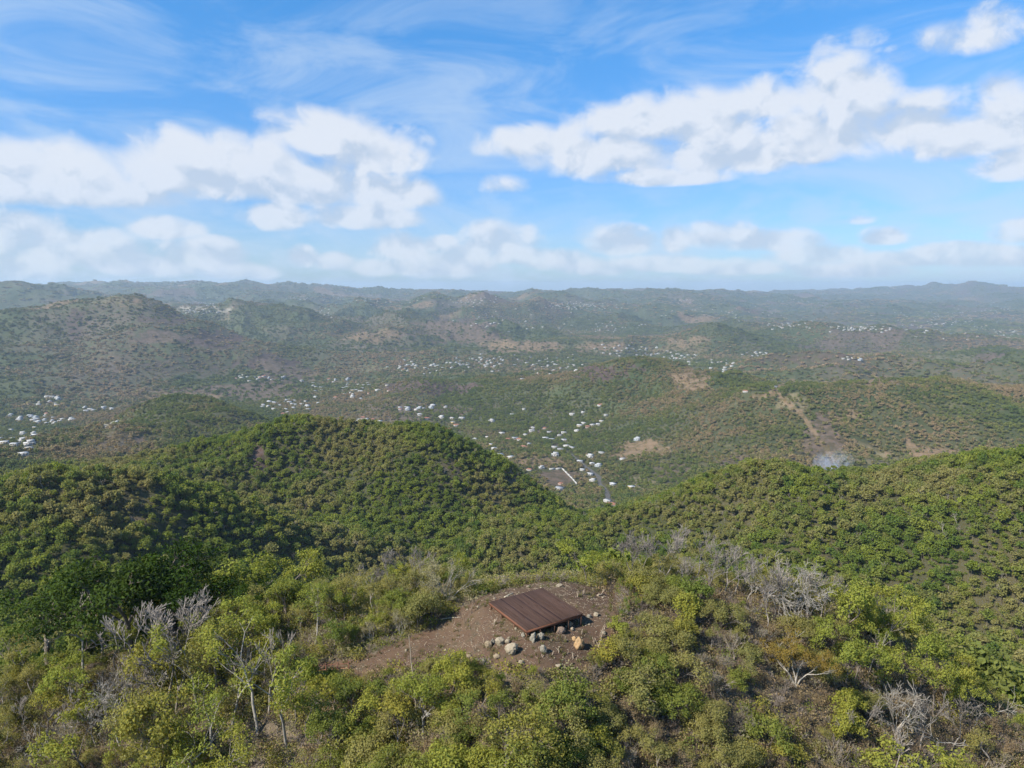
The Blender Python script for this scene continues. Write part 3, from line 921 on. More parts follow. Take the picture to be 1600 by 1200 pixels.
LOOK = {  # kind -> (object name, category, wood part, leaf part, wording)
    'lush': ('leafy_tree', 'tree', 'trunk', 'crown', 'bright yellow-green leafy tree'),
    'gold': ('leafy_tree', 'tree', 'trunk', 'crown', 'tree with yellowing leaves'),
    'green': ('leafy_tree', 'tree', 'trunk', 'crown', 'mid-green leafy tree'),
    'dark': ('leafy_tree', 'tree', 'trunk', 'crown', 'broad dense dark green tree'),
    'olive': ('leafy_tree', 'tree', 'trunk', 'crown', 'olive fine-leaved tree'),
    'sparse': ('leafy_tree', 'tree', 'trunk', 'crown', 'slender pale-trunked tree'),
    'multi': ('leafy_tree', 'tree', 'trunk', 'crown', 'grey-green multi-stemmed tree'),
    'bronze': ('leafy_tree', 'tree', 'trunk', 'crown', 'bronze-leaved tree'),
    'bare': ('bare_tree', 'tree', 'trunk', None, 'leafless grey tree'),
    'barewide': ('bare_tree', 'tree', 'trunk', None, 'wide crooked leafless tree'),
    'dead': ('dead_tree', 'tree', 'trunk', None, 'bleached dead tree'),
    'shrubgreen': ('leafy_shrub', 'shrub', 'stem', 'foliage', 'bright green shrub'),
    'shrubgold': ('leafy_shrub', 'shrub', 'stem', 'foliage', 'yellow-leaved shrub'),
    'shrubdark': ('leafy_shrub', 'shrub', 'stem', 'foliage', 'dark green shrub'),
    'shrubolive': ('leafy_shrub', 'shrub', 'stem', 'foliage', 'olive shrub'),
    'shrubdry': ('dry_shrub', 'shrub', 'stem', 'foliage', 'brown dry shrub'),
    'shrubtwig': ('dry_shrub', 'shrub', 'stem', 'foliage', 'grey twiggy shrub'),
}
PLANTS = []   # records, labelled at the end


def plant(kind, x, y, h, special=None, wide=1.0):
    if kind.startswith('shrub') and h > 1.7 * KIND[kind][0][2]:
        kind = {'shrubgreen': 'lush', 'shrubgold': 'gold', 'shrubdark': 'green', 'shrubolive': 'olive'}.get(kind, 'multi')
    wood, leaf, h0 = KIND[kind][rnd.randrange(len(KIND[kind]))]
    nm, cat, wp, lp_, look = LOOK[kind]
    z = float(ground(x, y))
    e = empty(nm, (x, y, z - 0.06), rnd.uniform(0, 2 * PI), category=cat)
    s = h / h0
    e.scale = (s * wide * rnd.uniform(.92, 1.08), s * wide * rnd.uniform(.92, 1.08), s)
    if wood is not None:
        obj(wp, wood, e)
    if leaf is not None:
        obj(lp_, leaf, e)
    PLANTS.append((e, kind, x, y, h, special))
    return e


def at(px, d):
    q = px_dir(px, 600)
    return (px - 800.0) / FPX * (d * math.cos(PITCH) - (float(ground((px - 800) / FPX * d, d)) - CAM_Z) * math.sin(PITCH)), d


def plant_px(kind, px, top, d, special=None, wide=1.0):
    """a plant at forward distance d under photo column px whose top reaches photo row `top`"""
    x, y = at(px, d)
    h = CAM_Z - d * row_tan(top) - float(ground(x, y))
    if h < 0.6:
        return None
    return plant(kind, x, y, min(h, 12.0), special, wide)


# plants one can pick out in the photograph: kind, column, top row, distance, own label, width factor
SPECIAL = [
    ('dark', 205, 868, 64, 'largest dark green tree on the left knoll, left half of the dense pair', 1.0), ('dark', 268, 858, 67, 'dark green tree, right half of the dense pair on the left knoll', 1.0), ('dark', 75, 908, 68, 'wide olive-dark tree at the left edge behind a bleached bare trunk', 1.15), ('lush', 385, 862, 72, 'round bright green tree rising behind the left crest', 1.1), ('lush', 430, 872, 74, None, 1.0),
    ('dead', 130, 908, 62, 'bleached bare tree standing left of the dark green pair', 0.8), ('bare', 238, 935, 58.5, None, 1.1), ('bare', 300, 928, 59, None, 1.1), ('bare', 335, 915, 62, None, 1.1), ('bare', 265, 965, 57, None, 1.2),
    ('lush', 338, 965, 56.5, 'tall yellow-green tree left of the pale twin trunks', 1.0), ('gold', 372, 962, 56, None, 0.9), ('sparse', 403, 985, 52.2, 'tall pale twin-trunked tree on the left front slope', 0.9), ('sparse', 448, 1000, 50.6, 'thin tree with a forked white trunk beside the pale twin trunks', 0.9), ('bare', 420, 982, 53, None, 0.8), ('lush', 462, 1015, 51.5, None, 0.8),
    ('sparse', 492, 918, 58.5, 'slender tree with a thin grey trunk at the left end of the path', 0.85), ('green', 528, 900, 62, None, 1), ('green', 455, 905, 63, None, 1), ('green', 560, 915, 62.5, None, 1), ('olive', 505, 905, 65, None, 1),
    ('multi', 582, 962, 57.6, 'small grey-green tree with fanned stems beside the path', 0.85), ('multi', 625, 950, 58.0, 'pale multi-stemmed tree at the upper edge of the path', 0.8), ('green', 612, 922, 60.5, 'dark leafy tree behind the pale multi-stemmed tree', 0.95), ('olive', 668, 935, 61.2, None, 0.9), ('olive', 645, 930, 62, None, .9), ('lush', 702, 868, 68, 'upright bright green tree behind the stakes left of the deck', 0.75), ('olive', 735, 900, 68.5, None, .8), ('olive', 690, 915, 66, None, .8),
    ('bare', 608, 858, 67, 'leafless tree, left one of the pair behind the path', 0.9), ('bare', 640, 852, 69, 'leafless tree, right one of the pair behind the path', 1.0), ('bare', 585, 880, 67, None, .9), ('bare', 662, 862, 70, None, .9),
    ('lush', 917, 846, 66.5, 'round bright green tree just behind the right end of the clearing', 1.0), ('gold', 942, 903, 64.5, None, .6), ('bare', 985, 832, 65, None, .9), ('bare', 1008, 828, 64.5, None, .7), ('bare', 1035, 828, 66, None, 1), ('bare', 1062, 822, 65.5, 'tallest leafless tree of the grey row right of the deck', 1.1), ('bare', 1085, 828, 66, None, 1), ('bare', 1112, 842, 63, None, .9), ('bare', 1130, 848, 62.5, None, .9), ('bare', 1148, 856, 63.5, None, .9),
    ('barewide', 1196, 860, 61.5, 'wide leafless tree with crooked pale boughs above the bronze tree', 1.15), ('bare', 1166, 864, 62, None, .9), ('barewide', 1240, 868, 62.5, None, 1.1), ('bare', 1225, 880, 61, None, .9), ('bare', 1262, 885, 61, None, .9), ('bare', 1280, 895, 62, None, .8), ('gold', 1255, 886, 66, None, .9), ('lush', 1180, 880, 67, None, .9), ('bare', 1210, 885, 60.5, None, .9),
    ('green', 985, 905, 60, 'green column-shaped tree at the right edge of the clearing', .6), ('shrubdark', 972, 950, 57.5, None, 1.3), ('olive', 1020, 935, 58, None, .8), ('shrubgreen', 968, 968, 55, None, 1.2), ('olive', 1000, 955, 56, None, .9), ('olive', 1050, 925, 60, None, .8), ('multi', 1075, 915, 61, None, 1.0), ('olive', 1110, 975, 55, None, .9),
    ('bronze', 1244, 988, 54.2, 'bronze-leaved tree with fanned pale stems on the right front slope', 0.95), ('shrubdark', 878, 1060, 46.4, 'round dense yellow-green shrub centred below the boulders', 1.0),
    ('lush', 1322, 905, 60.5, None, 1.05), ('lush', 1290, 925, 60.5, None, .9), ('lush', 1392, 935, 61, None, 1), ('lush', 1360, 925, 63, None, 1), ('sparse', 1357, 985, 58, 'pale thin-trunked tree right of the bronze tree', .8), ('lush', 1335, 1000, 56.5, None, .9), ('lush', 1440, 985, 59.5, None, 1), ('lush', 1410, 1000, 58, None, .9), ('lush', 1490, 1020, 59.5, None, .9), ('green', 1470, 1000, 62, None, .9), ('green', 1530, 1045, 61, None, .9),
    ('dead', 1400, 1072, 54.2, 'white dead tree with forked limbs near the lower right', .9), ('barewide', 1410, 1068, 53, None, .8), ('dead', 1470, 1118, 54, 'twisted white dead tree in the lower right corner', 1.1), ('dead', 1548, 1062, 58.6, 'thin white dead tree close to the right edge', .6), ('dead', 1515, 1100, 57, None, .7), ('lush', 1365, 1132, 48.5, 'low bright green tree under the white dead tree', 1.2), ('bare', 1440, 1080, 54, None, 1), ('bare', 1490, 1085, 55.5, None, 1),
    ('lush', 700, 1020, 49.0, 'fresh green tree just below the left boulders', 1.0), ('lush', 665, 1045, 48, None, .9), ('gold', 745, 1050, 47.4, None, .8), ('dead', 662, 1072, 47.6, 'white broken branches of a dead tree below the path', .9), ('lush', 830, 1035, 49, 'low green tree poking up in front of the deck', .55), ('gold', 925, 1022, 50.5, None, .7), ('green', 780, 1052, 48.2, None, .8),
    ('gold', 620, 1090, 46.5, None, .8), ('green', 560, 1062, 50, None, .9), ('green', 525, 1060, 51, None, .9), ('green', 500, 1080, 49.5, None, .9), ('gold', 200, 1150, 51.5, 'small yellow-flowering shrub near the lower left corner', .5), ('gold', 245, 1010, 55, None, .8), ('olive', 275, 1000, 56, None, .8), ('barewide', 190, 1050, 55, None, .8), ('bare', 215, 1040, 56, None, .8), ('barewide', 60, 1125, 55, None, .9), ('bare', 150, 1085, 56, None, .8), ('gold', 1262, 1010, 56, None, .5),
    ('green', 1010, 925, 58.5, None, .8), ('lush', 1030, 960, 56.5, None, .8), ('green', 975, 925, 58.5, None, .7), ('olive', 985, 980, 54, None, .9), ('gold', 965, 985, 54, None, .6), ('gold', 1000, 1010, 52.5, None, .7), ('olive', 1060, 970, 56.5, None, 1), ('green', 1100, 945, 59, None, .8), ('olive', 1140, 955, 58.5, None, .9), ('olive', 1190, 975, 58.5, None, .9), ('green', 1165, 935, 61, None, .8), ('lush', 1300, 955, 58.5, None, .9), ('lush', 1370, 960, 59.5, None, 1), ('lush', 1420, 965, 62, None, 1), ('lush', 1460, 1025, 57.5, None, .9), ('green', 1385, 1010, 57, None, .9), ('lush', 1520, 1050, 58.5, None, .9), ('olive', 1560, 1075, 60, None, .9), ('lush', 1590, 1110, 58, None, .8),
    ('sparse', 310, 985, 55, None, 1), ('gold', 290, 1040, 52.5, None, .9), ('sparse', 360, 1010, 53, None, 1), ('sparse', 330, 1060, 51, None, 1), ('lush', 480, 1050, 50.5, None, .8), ('olive', 250, 1075, 52, None, .9), ('sparse', 280, 1110, 50, None, .9), ('sparse', 345, 1120, 48.5, None, .9), ('green', 520, 1110, 47.5, None, .8), ('lush', 150, 1010, 60, None, 1), ('green', 95, 1010, 63, None, 1), ('olive', 60, 1050, 62, None, 1), ('green', 40, 1040, 66, None, 1.1), ('lush', 100, 1060, 59, None, .9), ('lush', 180, 985, 63, None, .9), ('olive', 350, 940, 62, None, .9), ('lush', 400, 935, 62, None, .9), ('olive', 430, 925, 64, None, 1), ('olive', 470, 940, 61, None, .9), ('lush', 540, 925, 60.5, None, .8), ('green', 590, 935, 60, None, .8),
    ('lush', 130, 1120, 53, None, 1.0), ('olive', 35, 995, 66, None, 1), ('green', 120, 960, 66, None, 1), ('green', 20, 975, 70, None, 1), ('olive', 160, 935, 70, None, 1), ('green', 320, 905, 72, None, 1),
]
for sp_ in SPECIAL:
    plant_px(sp_[0], sp_[1], sp_[2], sp_[3], sp_[4], sp_[5])

# the rest of the knoll's thicket, thinned so that its outline follows the photograph's
ENV_BACK = ([-200, 0, 50, 130, 200, 300, 340, 380, 420, 470, 530, 600, 640, 700, 735, 760, 880, 915, 960, 1060, 1100, 1150, 1250, 1320, 1390, 1420, 1480, 1530, 1600, 1800],
            [1010, 985, 930, 925, 900, 895, 915, 890, 900, 905, 905, 880, 870, 885, 905, 945, 935, 880, 868, 860, 872, 885, 895, 915, 935, 955, 985, 1040, 1095, 1180])
ENV_FRONT = ([-200, 250, 330, 470, 490, 560, 640, 700, 760, 800, 840, 900, 950, 970, 1010, 1100, 1200, 1300, 1400, 1500, 1600, 1800],
             [1060, 1010, 975, 1000, 1055, 1060, 1052, 1035, 1046, 1052, 1052, 1055, 1020, 985, 960, 950, 990, 985, 1010, 1060, 1105, 1180])
clear_y = lambda px: np.interp(px, [480, 640, 800, 960], [55.0, 54.0, 51.5, 56.0])


def mix_for(px, py):
    if px < 480:
        if py < 1010:
            return dict(green=3, olive=4, dark=1, bare=2, lush=2, shrubolive=1)
        if px < 230 and py > 1075:
            return dict(shrubdry=4, shrubtwig=2, shrubgold=1.2, olive=1.5, bare=1.2, shrubolive=2, gold=.6)
        return dict(lush=2.5, gold=2.2, sparse=4.5, multi=1.5, olive=4, green=2.2, shrubolive=1, shrubgreen=1.2, shrubtwig=.7, bare=.8, shrubdark=.6)
    if px < 960:
        if py > 1040:
            return dict(shrubgreen=2, shrubgold=2.0, shrubdark=2.2, shrubolive=3, shrubdry=1.2, olive=2.4, gold=1.6, green=1.6, lush=1.6, shrubtwig=.8)
        return dict(green=3, olive=4, multi=1, lush=1, bare=.6, shrubolive=1)
    if px < 1310:
        if py < 1000:
            return dict(bare=3.0, olive=3, green=1, shrubolive=2, multi=1)
        return dict(shrubolive=3.6, shrubdry=6.5, shrubtwig=2.4, shrubgold=.8, shrubgreen=.8, olive=1.4, shrubdark=.8)
    if py < 1090:
        return dict(lush=4, green=2, olive=1.5, shrubgreen=1.5, bare=.4)
    return dict(shrubdry=3, shrubtwig=2, shrubolive=2.4, shrubgreen=1, lush=.8, bare=1.2, olive=1)


for px in range(496, 950, 19):       # low bushes along the front rim of the clearing
    d_ = float(clear_y(px)) - rnd.uniform(0.9, 2.2)
    top = float(np.interp(px, *ENV_FRONT)) + rnd.uniform(-14, 6)
    plant_px(rnd.choice(['shrubgreen', 'shrubgold', 'shrubdark', 'shrubolive', 'shrubolive']), px + rnd.uniform(-6, 6), top, d_)
for px in range(956, 1085, 15):      # the bushes that close the clearing on the right
    for d_ in (50.0, 52.6, 55.0, 57.2, 59.4, 61.2):
        x, y = at(px + rnd.uniform(-7, 7), d_ + rnd.uniform(-.8, .8))
        if rnd.random() < .72 and float(poly_sd(np.array(x), np.array(y), CLEAR)) > 0.9 and not any((x - q[2]) ** 2 + (y - q[3]) ** 2 < 1.2 for q in PLANTS):
            plant(rnd.choice(['shrubgreen', 'shrubdark', 'shrubolive', 'shrubolive', 'shrubgold', 'shrubdark']), x, y, rnd.uniform(1.9, 3.3), None, rnd.uniform(.95, 1.2))
for px in range(500, 770, 17):       # the thicket's face behind the path
    e_ = float(np.interp(px, [487, 560, 610, 660, 700, 750, 790], [1042, 1030, 1006, 985, 957, 938, 918]))
    d_ = float(np.interp(px, [487, 600, 690, 740, 790], [56.0, 57.6, 60.4, 61.8, 65.5])) + rnd.uniform(.6, 1.8)
    plant_px(rnd.choice(['olive', 'green', 'olive', 'multi', 'lush', 'green']), px + rnd.uniform(-5, 5), e_ - rnd.uniform(50, 108) * (1 if px < 720 else .5), d_, None, 1.1)
spots = [(p[2], p[3]) for p in PLANTS]
tries = 0
n_leafy = sum(1 for p in PLANTS if LOOK[p[1]][0] == 'leafy_tree')
n_fill = 0
while tries < 9000 and n_fill < 480 and n_leafy < 285:
    tries += 1
    r, a = math.sqrt(rnd.uniform(39.5 ** 2, 82 ** 2)), rnd.uniform(-R(41), R(41))
    x, y = r * math.sin(a), r * math.cos(a)
    z = float(ground(x, y))
    px, py = project(x, y, z)
    if float(poly_sd(np.array(x), np.array(y), CLEAR)) < 0.9 or px < -90 or px > 1690 or py > 1290:
        continue
    mx = mix_for(px, py)
    kind = rnd.choices(list(mx), list(mx.values()))[0]
    shrub = kind.startswith('shrub')
    dmin = 1.1 if shrub else 1.5
    if any((x - q[0]) ** 2 + (y - q[1]) ** 2 < dmin * dmin for q in spots):
        continue
    h0 = KIND[kind][0][2]
    h = h0 * rnd.uniform(0.75, 1.2) * ((1.22 if 470 < px < 960 else 1.0) if shrub else 0.95)
    if 1185 < px < 1300 and 49 < y < 54.2:               # the bronze tree stands in the open
        h = min(h, 1.1)
        kind = 'shrubdry'
    front = y < float(clear_y(px)) if 470 < px < 965 else py > 1015
    env = ENV_FRONT if front else ENV_BACK
    lim = CAM_Z - y * row_tan(float(np.interp(px, *env)) + rnd.uniform(0, 18)) - z
    h = min(h, lim)
    if h < (0.8 if shrub else 1.9):
        if not (h < 0.8 or shrub):
            kind = 'shrubolive'
        else:
            continue
    if not bool(visible(np.array(x), np.array(y), h + 0.5, 0.0)):
        continue
    if 380 < px < 475 and y < 52 and py > 1075:      # keep the pale trunks on the front slope in the open
        h = min(h, 1.1)
        kind = 'shrubolive'
    spots.append((x, y))
    plant(kind, x, y, h)
    n_fill += 1
    n_leafy += LOOK[kind][0] == 'leafy_tree'


# ------------------------------------------------------------------ scattered cover (stuff)
def lib(name, me):
    o = bpy.data.objects.new(name, me)
    return o


def scatter(name, P, rot, scl, pick, protos, **tags):
    me = bpy.data.meshes.new(name)
    me.vertices.add(len(P))
    me.vertices.foreach_set('co', np.asarray(P, np.float32).ravel())
    for an, ty, vals in (('turn', 'FLOAT', rot), ('size', 'FLOAT', scl), ('pick', 'INT', pick)):
        a_ = me.attributes.new(an, ty, 'POINT')
        a_.data.foreach_set('value', np.asarray(vals, np.int32 if ty == 'INT' else np.float32))
    c = bpy.data.collections.new(name + '_kinds')
    for i, pm in enumerate(protos):
        c.objects.link(lib('%s_kind.%03d' % (name, i), pm))
    ng = bpy.data.node_groups.new(name, 'GeometryNodeTree')
    ng.interface.new_socket('Geometry', in_out='INPUT', socket_type='NodeSocketGeometry')
    ng.interface.new_socket('Geometry', in_out='OUTPUT', socket_type='NodeSocketGeometry')
    N_, Lk = ng.nodes, ng.links
    gi, go = N_.new('NodeGroupInput'), N_.new('NodeGroupOutput')
    iop = N_.new('GeometryNodeInstanceOnPoints')
    ci = N_.new('GeometryNodeCollectionInfo')
    ci.inputs['Collection'].default_value = c
    ci.inputs['Separate Children'].default_value = True
    ci.inputs['Reset Children'].default_value = True
    Lk.new(gi.outputs[0], iop.inputs['Points'])
    Lk.new(ci.outputs[0], iop.inputs['Instance'])
    iop.inputs['Pick Instance'].default_value = True

    def named(nm, dt):
        a_ = N_.new('GeometryNodeInputNamedAttribute')
        a_.data_type = dt
        a_.inputs['Name'].default_value = nm
        return a_.outputs['Attribute']
    Lk.new(named('pick', 'INT'), iop.inputs['Instance Index'])
    cx = N_.new('ShaderNodeCombineXYZ')
    Lk.new(named('turn', 'FLOAT'), cx.inputs[2])
    Lk.new(cx.outputs[0], iop.inputs['Rotation'])
    Lk.new(named('size', 'FLOAT'), iop.inputs['Scale'])
    Lk.new(iop.outputs[0], go.inputs[0])
    o = obj(name, me, kind='stuff', **tags)
    md = o.modifiers.new('scatter', 'NODES')
    md.node_group = ng
    return o


def crown_mesh(name, seed, w, h, n, lsize, lobes, mats, trunk=True, bare_ht=0.08):
    """a whole tree crown for the hillsides: lobes of leaf sprays, plus its trunk"""
    rg = np.random.default_rng(seed)
    ang = rg.uniform(0, 2 * PI, lobes)
    rr = rg.uniform(0.25, 0.62, lobes) * w
    c = np.stack([np.cos(ang) * rr * .8, np.sin(ang) * rr * .8, h * (bare_ht + (1 - bare_ht) * rg.uniform(.35, .72, lobes))], 1)
    c[0] = (0, 0, h * 0.72)
    rad = rg.uniform(0.32, 0.55, lobes) * w
    k = rg.integers(0, lobes, n)
    d = rg.normal(size=(n, 3))
    d[:, 2] = np.abs(d[:, 2]) * 0.9 - 0.15
    d /= np.linalg.norm(d, axis=1, keepdims=True)
    C = c[k] + d * (rad[k] * rg.uniform(.5, 1.18, n))[:, None] * np.array([1, 1, min(1.0, 0.75 * h / w)])
    V, F = leaves(C, lsize, d * 0.5, rg, 0.75, 0.45)
    mi = np.zeros(len(F), int)
    if trunk:
        v, f = tubes([(0, 0, -0.6)], [(0.1, 0, h * .6)], [0.035 * w], [0.02 * w], 4)
        F = np.concatenate([F, f + len(V)])
        V = np.concatenate([V, v])
        mi = np.concatenate([mi, np.ones(len(f), int)])
    return mesh_np(name, V, F, mats, mi)


def bare_mesh(name, seed, h, mat):
    rg = np.random.default_rng(seed)
    segs, tips = grow(rg, h, 0.09, 3, kids=(2, 4), spread=0.55, first=0.3, side=0.35, up=0.3)
    return seg_mesh(name, segs, mat, 0.02, 4, 3)


# low growth covering the knoll between the shrubs
UG = []
for i in range(4):
    rg = np.random.default_rng(500 + i)
    segs, tips = grow(rg, 0.9, 0.012, 2, stems=7, kids=(2, 4), spread=0.7, first=0.4, side=0.3)
    UG.append(seg_mesh('dry_stems', segs, [M_TWIG_BROWN, M_TWIG][i % 2], 0.008, 3, 3))
for i in range(6):
    rg = np.random.default_rng(540 + i)
    C = rg.normal(size=(150, 3)) * np.array([.36, .36, .22]) + np.array([0, 0, .38])
    V, F = leaves(C, 0.13, rg.normal(size=(150, 3)) * .3, rg, 0.6, 0.6)
    UG.append(mesh_np('low_leaves', V, F, [LEAF[['olive', 'green', 'dry', 'greygreen', 'gold', 'dry'][i]]]))
nu = 15000
r_, a_ = np.sqrt(rng.uniform(38 ** 2, 84 ** 2, nu)), rng.uniform(-R(42), R(42), nu)
ux, uy = r_ * np.sin(a_), r_ * np.cos(a_)
keep = (poly_sd(ux, uy, CLEAR) > 0.35) & visible(ux, uy, 1.2, 0.0)
ux, uy = ux[keep], uy[keep]
uz = ground(ux, uy)
upx, upy = project(ux, uy, uz)
dryz = sstep(-0.25, 0.25, fbm(ux * 0.11, uy * 0.11, 3) + 0.5 * (upx > 940) + 0.2 * (upx < 250) - 0.15)
pk = np.where(rng.random(len(ux)) < dryz * 0.8, rng.choice([0, 1, 2, 3, 6, 9], len(ux)), rng.choice([4, 5, 4, 7, 8, 1], len(ux)))
scatter('undergrowth', np.stack([ux, uy, uz - 0.05], 1), rng.uniform(0, 6.28, len(ux)), rng.uniform(0.6, 1.35, len(ux)), pk, UG, label='tangled dry and green undergrowth covering the slopes of the knoll', category='undergrowth')

# ------------------------------------------------------------------ houses: where they stand (photo column, row)
HOUSE_PX = {
    'by the road at the bottom of the valley': [(925, 725), (935, 729), (910, 735), (922, 742), (926, 752), (906, 722)],
    'at the mouth of the gully below the valley road': [(958, 758), (987, 763), (949, 784), (955, 791)],
    'beside the brown ball field': [(846, 732), (827, 735), (874, 765), (876, 757)],
    'at the foot of the middle spur': [(767, 696), (793, 688), (784, 678), (762, 684), (742, 688), (781, 712), (798, 716), (772, 702)],
    'along the lane above the ball field': [(866, 700), (876, 704), (881, 689), (881, 677)],
    'in the hamlet on the shaded valley side': [(833, 669), (851, 670), (858, 676), (821, 680), (831, 674), (906, 666), (926, 665), (918, 668), (940, 659), (902, 674), (935, 664), (912, 662)],
    'scattered high on the wooded valley side': [(911, 645), (894, 648), (938, 634), (947, 649), (800, 648), (819, 640), (768, 659), (973, 718), (996, 688)],
    'on the bare hilltop at the left': [(160, 663), (172, 661), (183, 660)],
    'along the track on the right hill': [(1210, 606), (1165, 612)],
}
CLUST = [(550, 606, 42, 12, 26, 'in the town right of the bald mountain'), (450, 634, 34, 9, 13, 'at the left end of the valley town'), (402, 591, 30, 3, 9, 'in the long row under the bald mountain'), (66, 656, 42, 6, 11, 'along the left valley lane'), (30, 694, 24, 12, 8, 'at the left edge of the valley'), (72, 627, 30, 8, 6, 'on the lower flank of the bald mountain'), (155, 640, 18, 3, 4, 'along the left valley lane further on'),
         (640, 573, 25, 6, 10, 'in the small settlement above the town'), (682, 580, 16, 9, 9, 'on the slope right of the town'), (720, 655, 60, 14, 4, 'below the low central ridge'), (840, 690, 50, 14, 3, 'around the valley lane'), (910, 700, 40, 20, 3, 'among the valley trees above the road'), (750, 568, 34, 9, 24, 'in the hillside village in the middle'), (850, 572, 60, 12, 24, 'among the trees right of the middle village'), (655, 638, 40, 6, 5, 'on the low saddle before the town'), (575, 660, 13, 5, 6, 'peeping over the middle spur'),
         (1050, 560, 48, 9, 24, 'in the village behind the central ridge'), (1112, 572, 38, 7, 11, 'right of the village behind the ridge'), (930, 512, 75, 13, 26, 'spread over the far middle slopes'), (985, 545, 40, 8, 12, 'above the village behind the ridge'), (1180, 553, 22, 5, 6, 'on the brown saddle at the right'), (900, 478, 52, 6, 44, 'in the far hilltop town'), (740, 470, 42, 5, 16, 'along the far ridge'),
         (1345, 513, 34, 4, 24, 'in the far right valley suburb'), (1232, 508, 32, 5, 14, 'left of the far right suburb'), (1495, 510, 75, 13, 46, 'in the wide suburb at the right'), (1580, 522, 20, 7, 12, 'at the right edge'), (1450, 490, 70, 9, 20, 'above the wide suburb'), (1240, 470, 32, 4, 12, 'on the far right ridge'), (1130, 490, 80, 9, 18, 'on the far slopes'), (1070, 471, 15, 3, 8, 'on the far crest'),
         (325, 472, 14, 5, 6, 'on the far left ridge'), (480, 466, 30, 3, 9, 'on the crest behind the bald mountain'), (312, 487, 24, 3, 8, 'on the cut terrace'), (545, 462, 42, 3, 12, 'on the long far crest'), (600, 470, 50, 5, 12, 'under the far crest'), (510, 490, 14, 7, 6, 'on the far left slope'), (1560, 482, 30, 8, 16, 'below the far right mountain'), (780, 500, 60, 14, 12, 'on the far middle hills'), (1330, 560, 10, 3, 4, 'on the right saddle')]
HS = []
rh = random.Random(5)
for nm, lst in HOUSE_PX.items():
    for (px, py) in lst:
        h_ = hit(px, py, 620 if py > 655 and px > 700 else 560)
        if h_:
            HS.append([h_[0], h_[1], h_[2], nm, px])
for (cx, cy_, sx, sy, n, nm) in CLUST:
    got, k = 0, 0
    while got < n * 2.0 and k < n * 80:
        k += 1
        hpy = cy_ + rh.gauss(0, sy * .62)
        h_ = hit(cx + rh.gauss(0, sx * .6), hpy, min(2300, 0.72 * 232 / max(row_tan(hpy), .02)))
        if h_ is None or math.hypot(h_[0], h_[1]) > 11000 or not bool(visible(np.array(h_[0]), np.array(h_[1]), 4.0, 0.0)):
            continue
        dd = 11 if h_[1] < 3000 else 14
        if any((h_[0] - q[0]) ** 2 + (h_[1] - q[1]) ** 2 < dd * dd for q in HS):
            continue
        HS.append([h_[0], h_[1], h_[2], nm, cx])
        got += 1
HS.sort(key=lambda q: math.hypot(q[0], q[1]))
HXY = np.array([(q[0], q[1]) for q in HS])
HR = np.hypot(HXY[:, 0], HXY[:, 1])


def house_clear(x, y, rad):
    """True where a tree would neither stand in a house nor hide it from the open side"""
    ok = np.ones(len(x), bool)
    r = np.hypot(x, y)
    for i in range(len(HXY)):
        m_ = np.nonzero((np.abs(x - HXY[i, 0]) < 60) & (np.abs(y - HXY[i, 1]) < 80))[0]
        if len(m_) == 0:
            continue
        ux, uy = HXY[i] / HR[i]
        dx, dy = x[m_] - HXY[i, 0], y[m_] - HXY[i, 1]
        along, across = dx * ux + dy * uy, np.abs(dx * uy - dy * ux)
        bad = ((np.hypot(dx, dy) < rad) | ((along < 0) & (along > -2.0 * rad) & (across < rad * 0.6)))
        ok[m_[bad]] = False
    return ok


# ------------------------------------------------------------------ forests
M_WOOD_FAR = M_BARK
def band(r0, r1, spacing, aw=R(41)):
    n = int(aw * (r1 * r1 - r0 * r0) / spacing ** 2)
    r, a = np.sqrt(rng.uniform(r0 * r0, r1 * r1, n)), rng.uniform(-aw, aw, n)
    return r * np.sin(a), r * np.cos(a)


def bare_at(x, y):
    return bil(BARE_SHADE, np.arctan2(x, y), np.log(np.hypot(x, y)), AZ[0], DA, LR[0], DL)


ROAD_PX = [(866, 697), (878, 702), (890, 709), (899, 716), (906, 722), (914, 729), (923, 735), (931, 741), (937, 747), (935, 752), (938, 758), (945, 764), (949, 772), (950, 780), (955, 788)]
ROAD = [hit(px, py, 500) for (px, py) in ROAD_PX]
FIELD_PX = [(850, 742), (858, 734), (878, 733), (890, 745), (901, 757), (887, 760), (868, 757)]
FIELD = np.array([hit(px, py, 500)[:2] for (px, py) in FIELD_PX])


def valley_clear(x, y):
    ok = np.ones(len(x), bool)
    for (x0, y0, _), (x1, y1, _) in zip(ROAD[:-1], ROAD[1:]):
        L2 = (x1 - x0) ** 2 + (y1 - y0) ** 2 + 1e-6
        t = np.clip(((x - x0) * (x1 - x0) + (y - y0) * (y1 - y0)) / L2, 0, 1)
        ok &= np.hypot(x - x0 - t * (x1 - x0), y - y0 - t * (y1 - y0)) > 4.5
    sd = poly_sd(x, y, FIELD)
    return ok & (sd > 3)


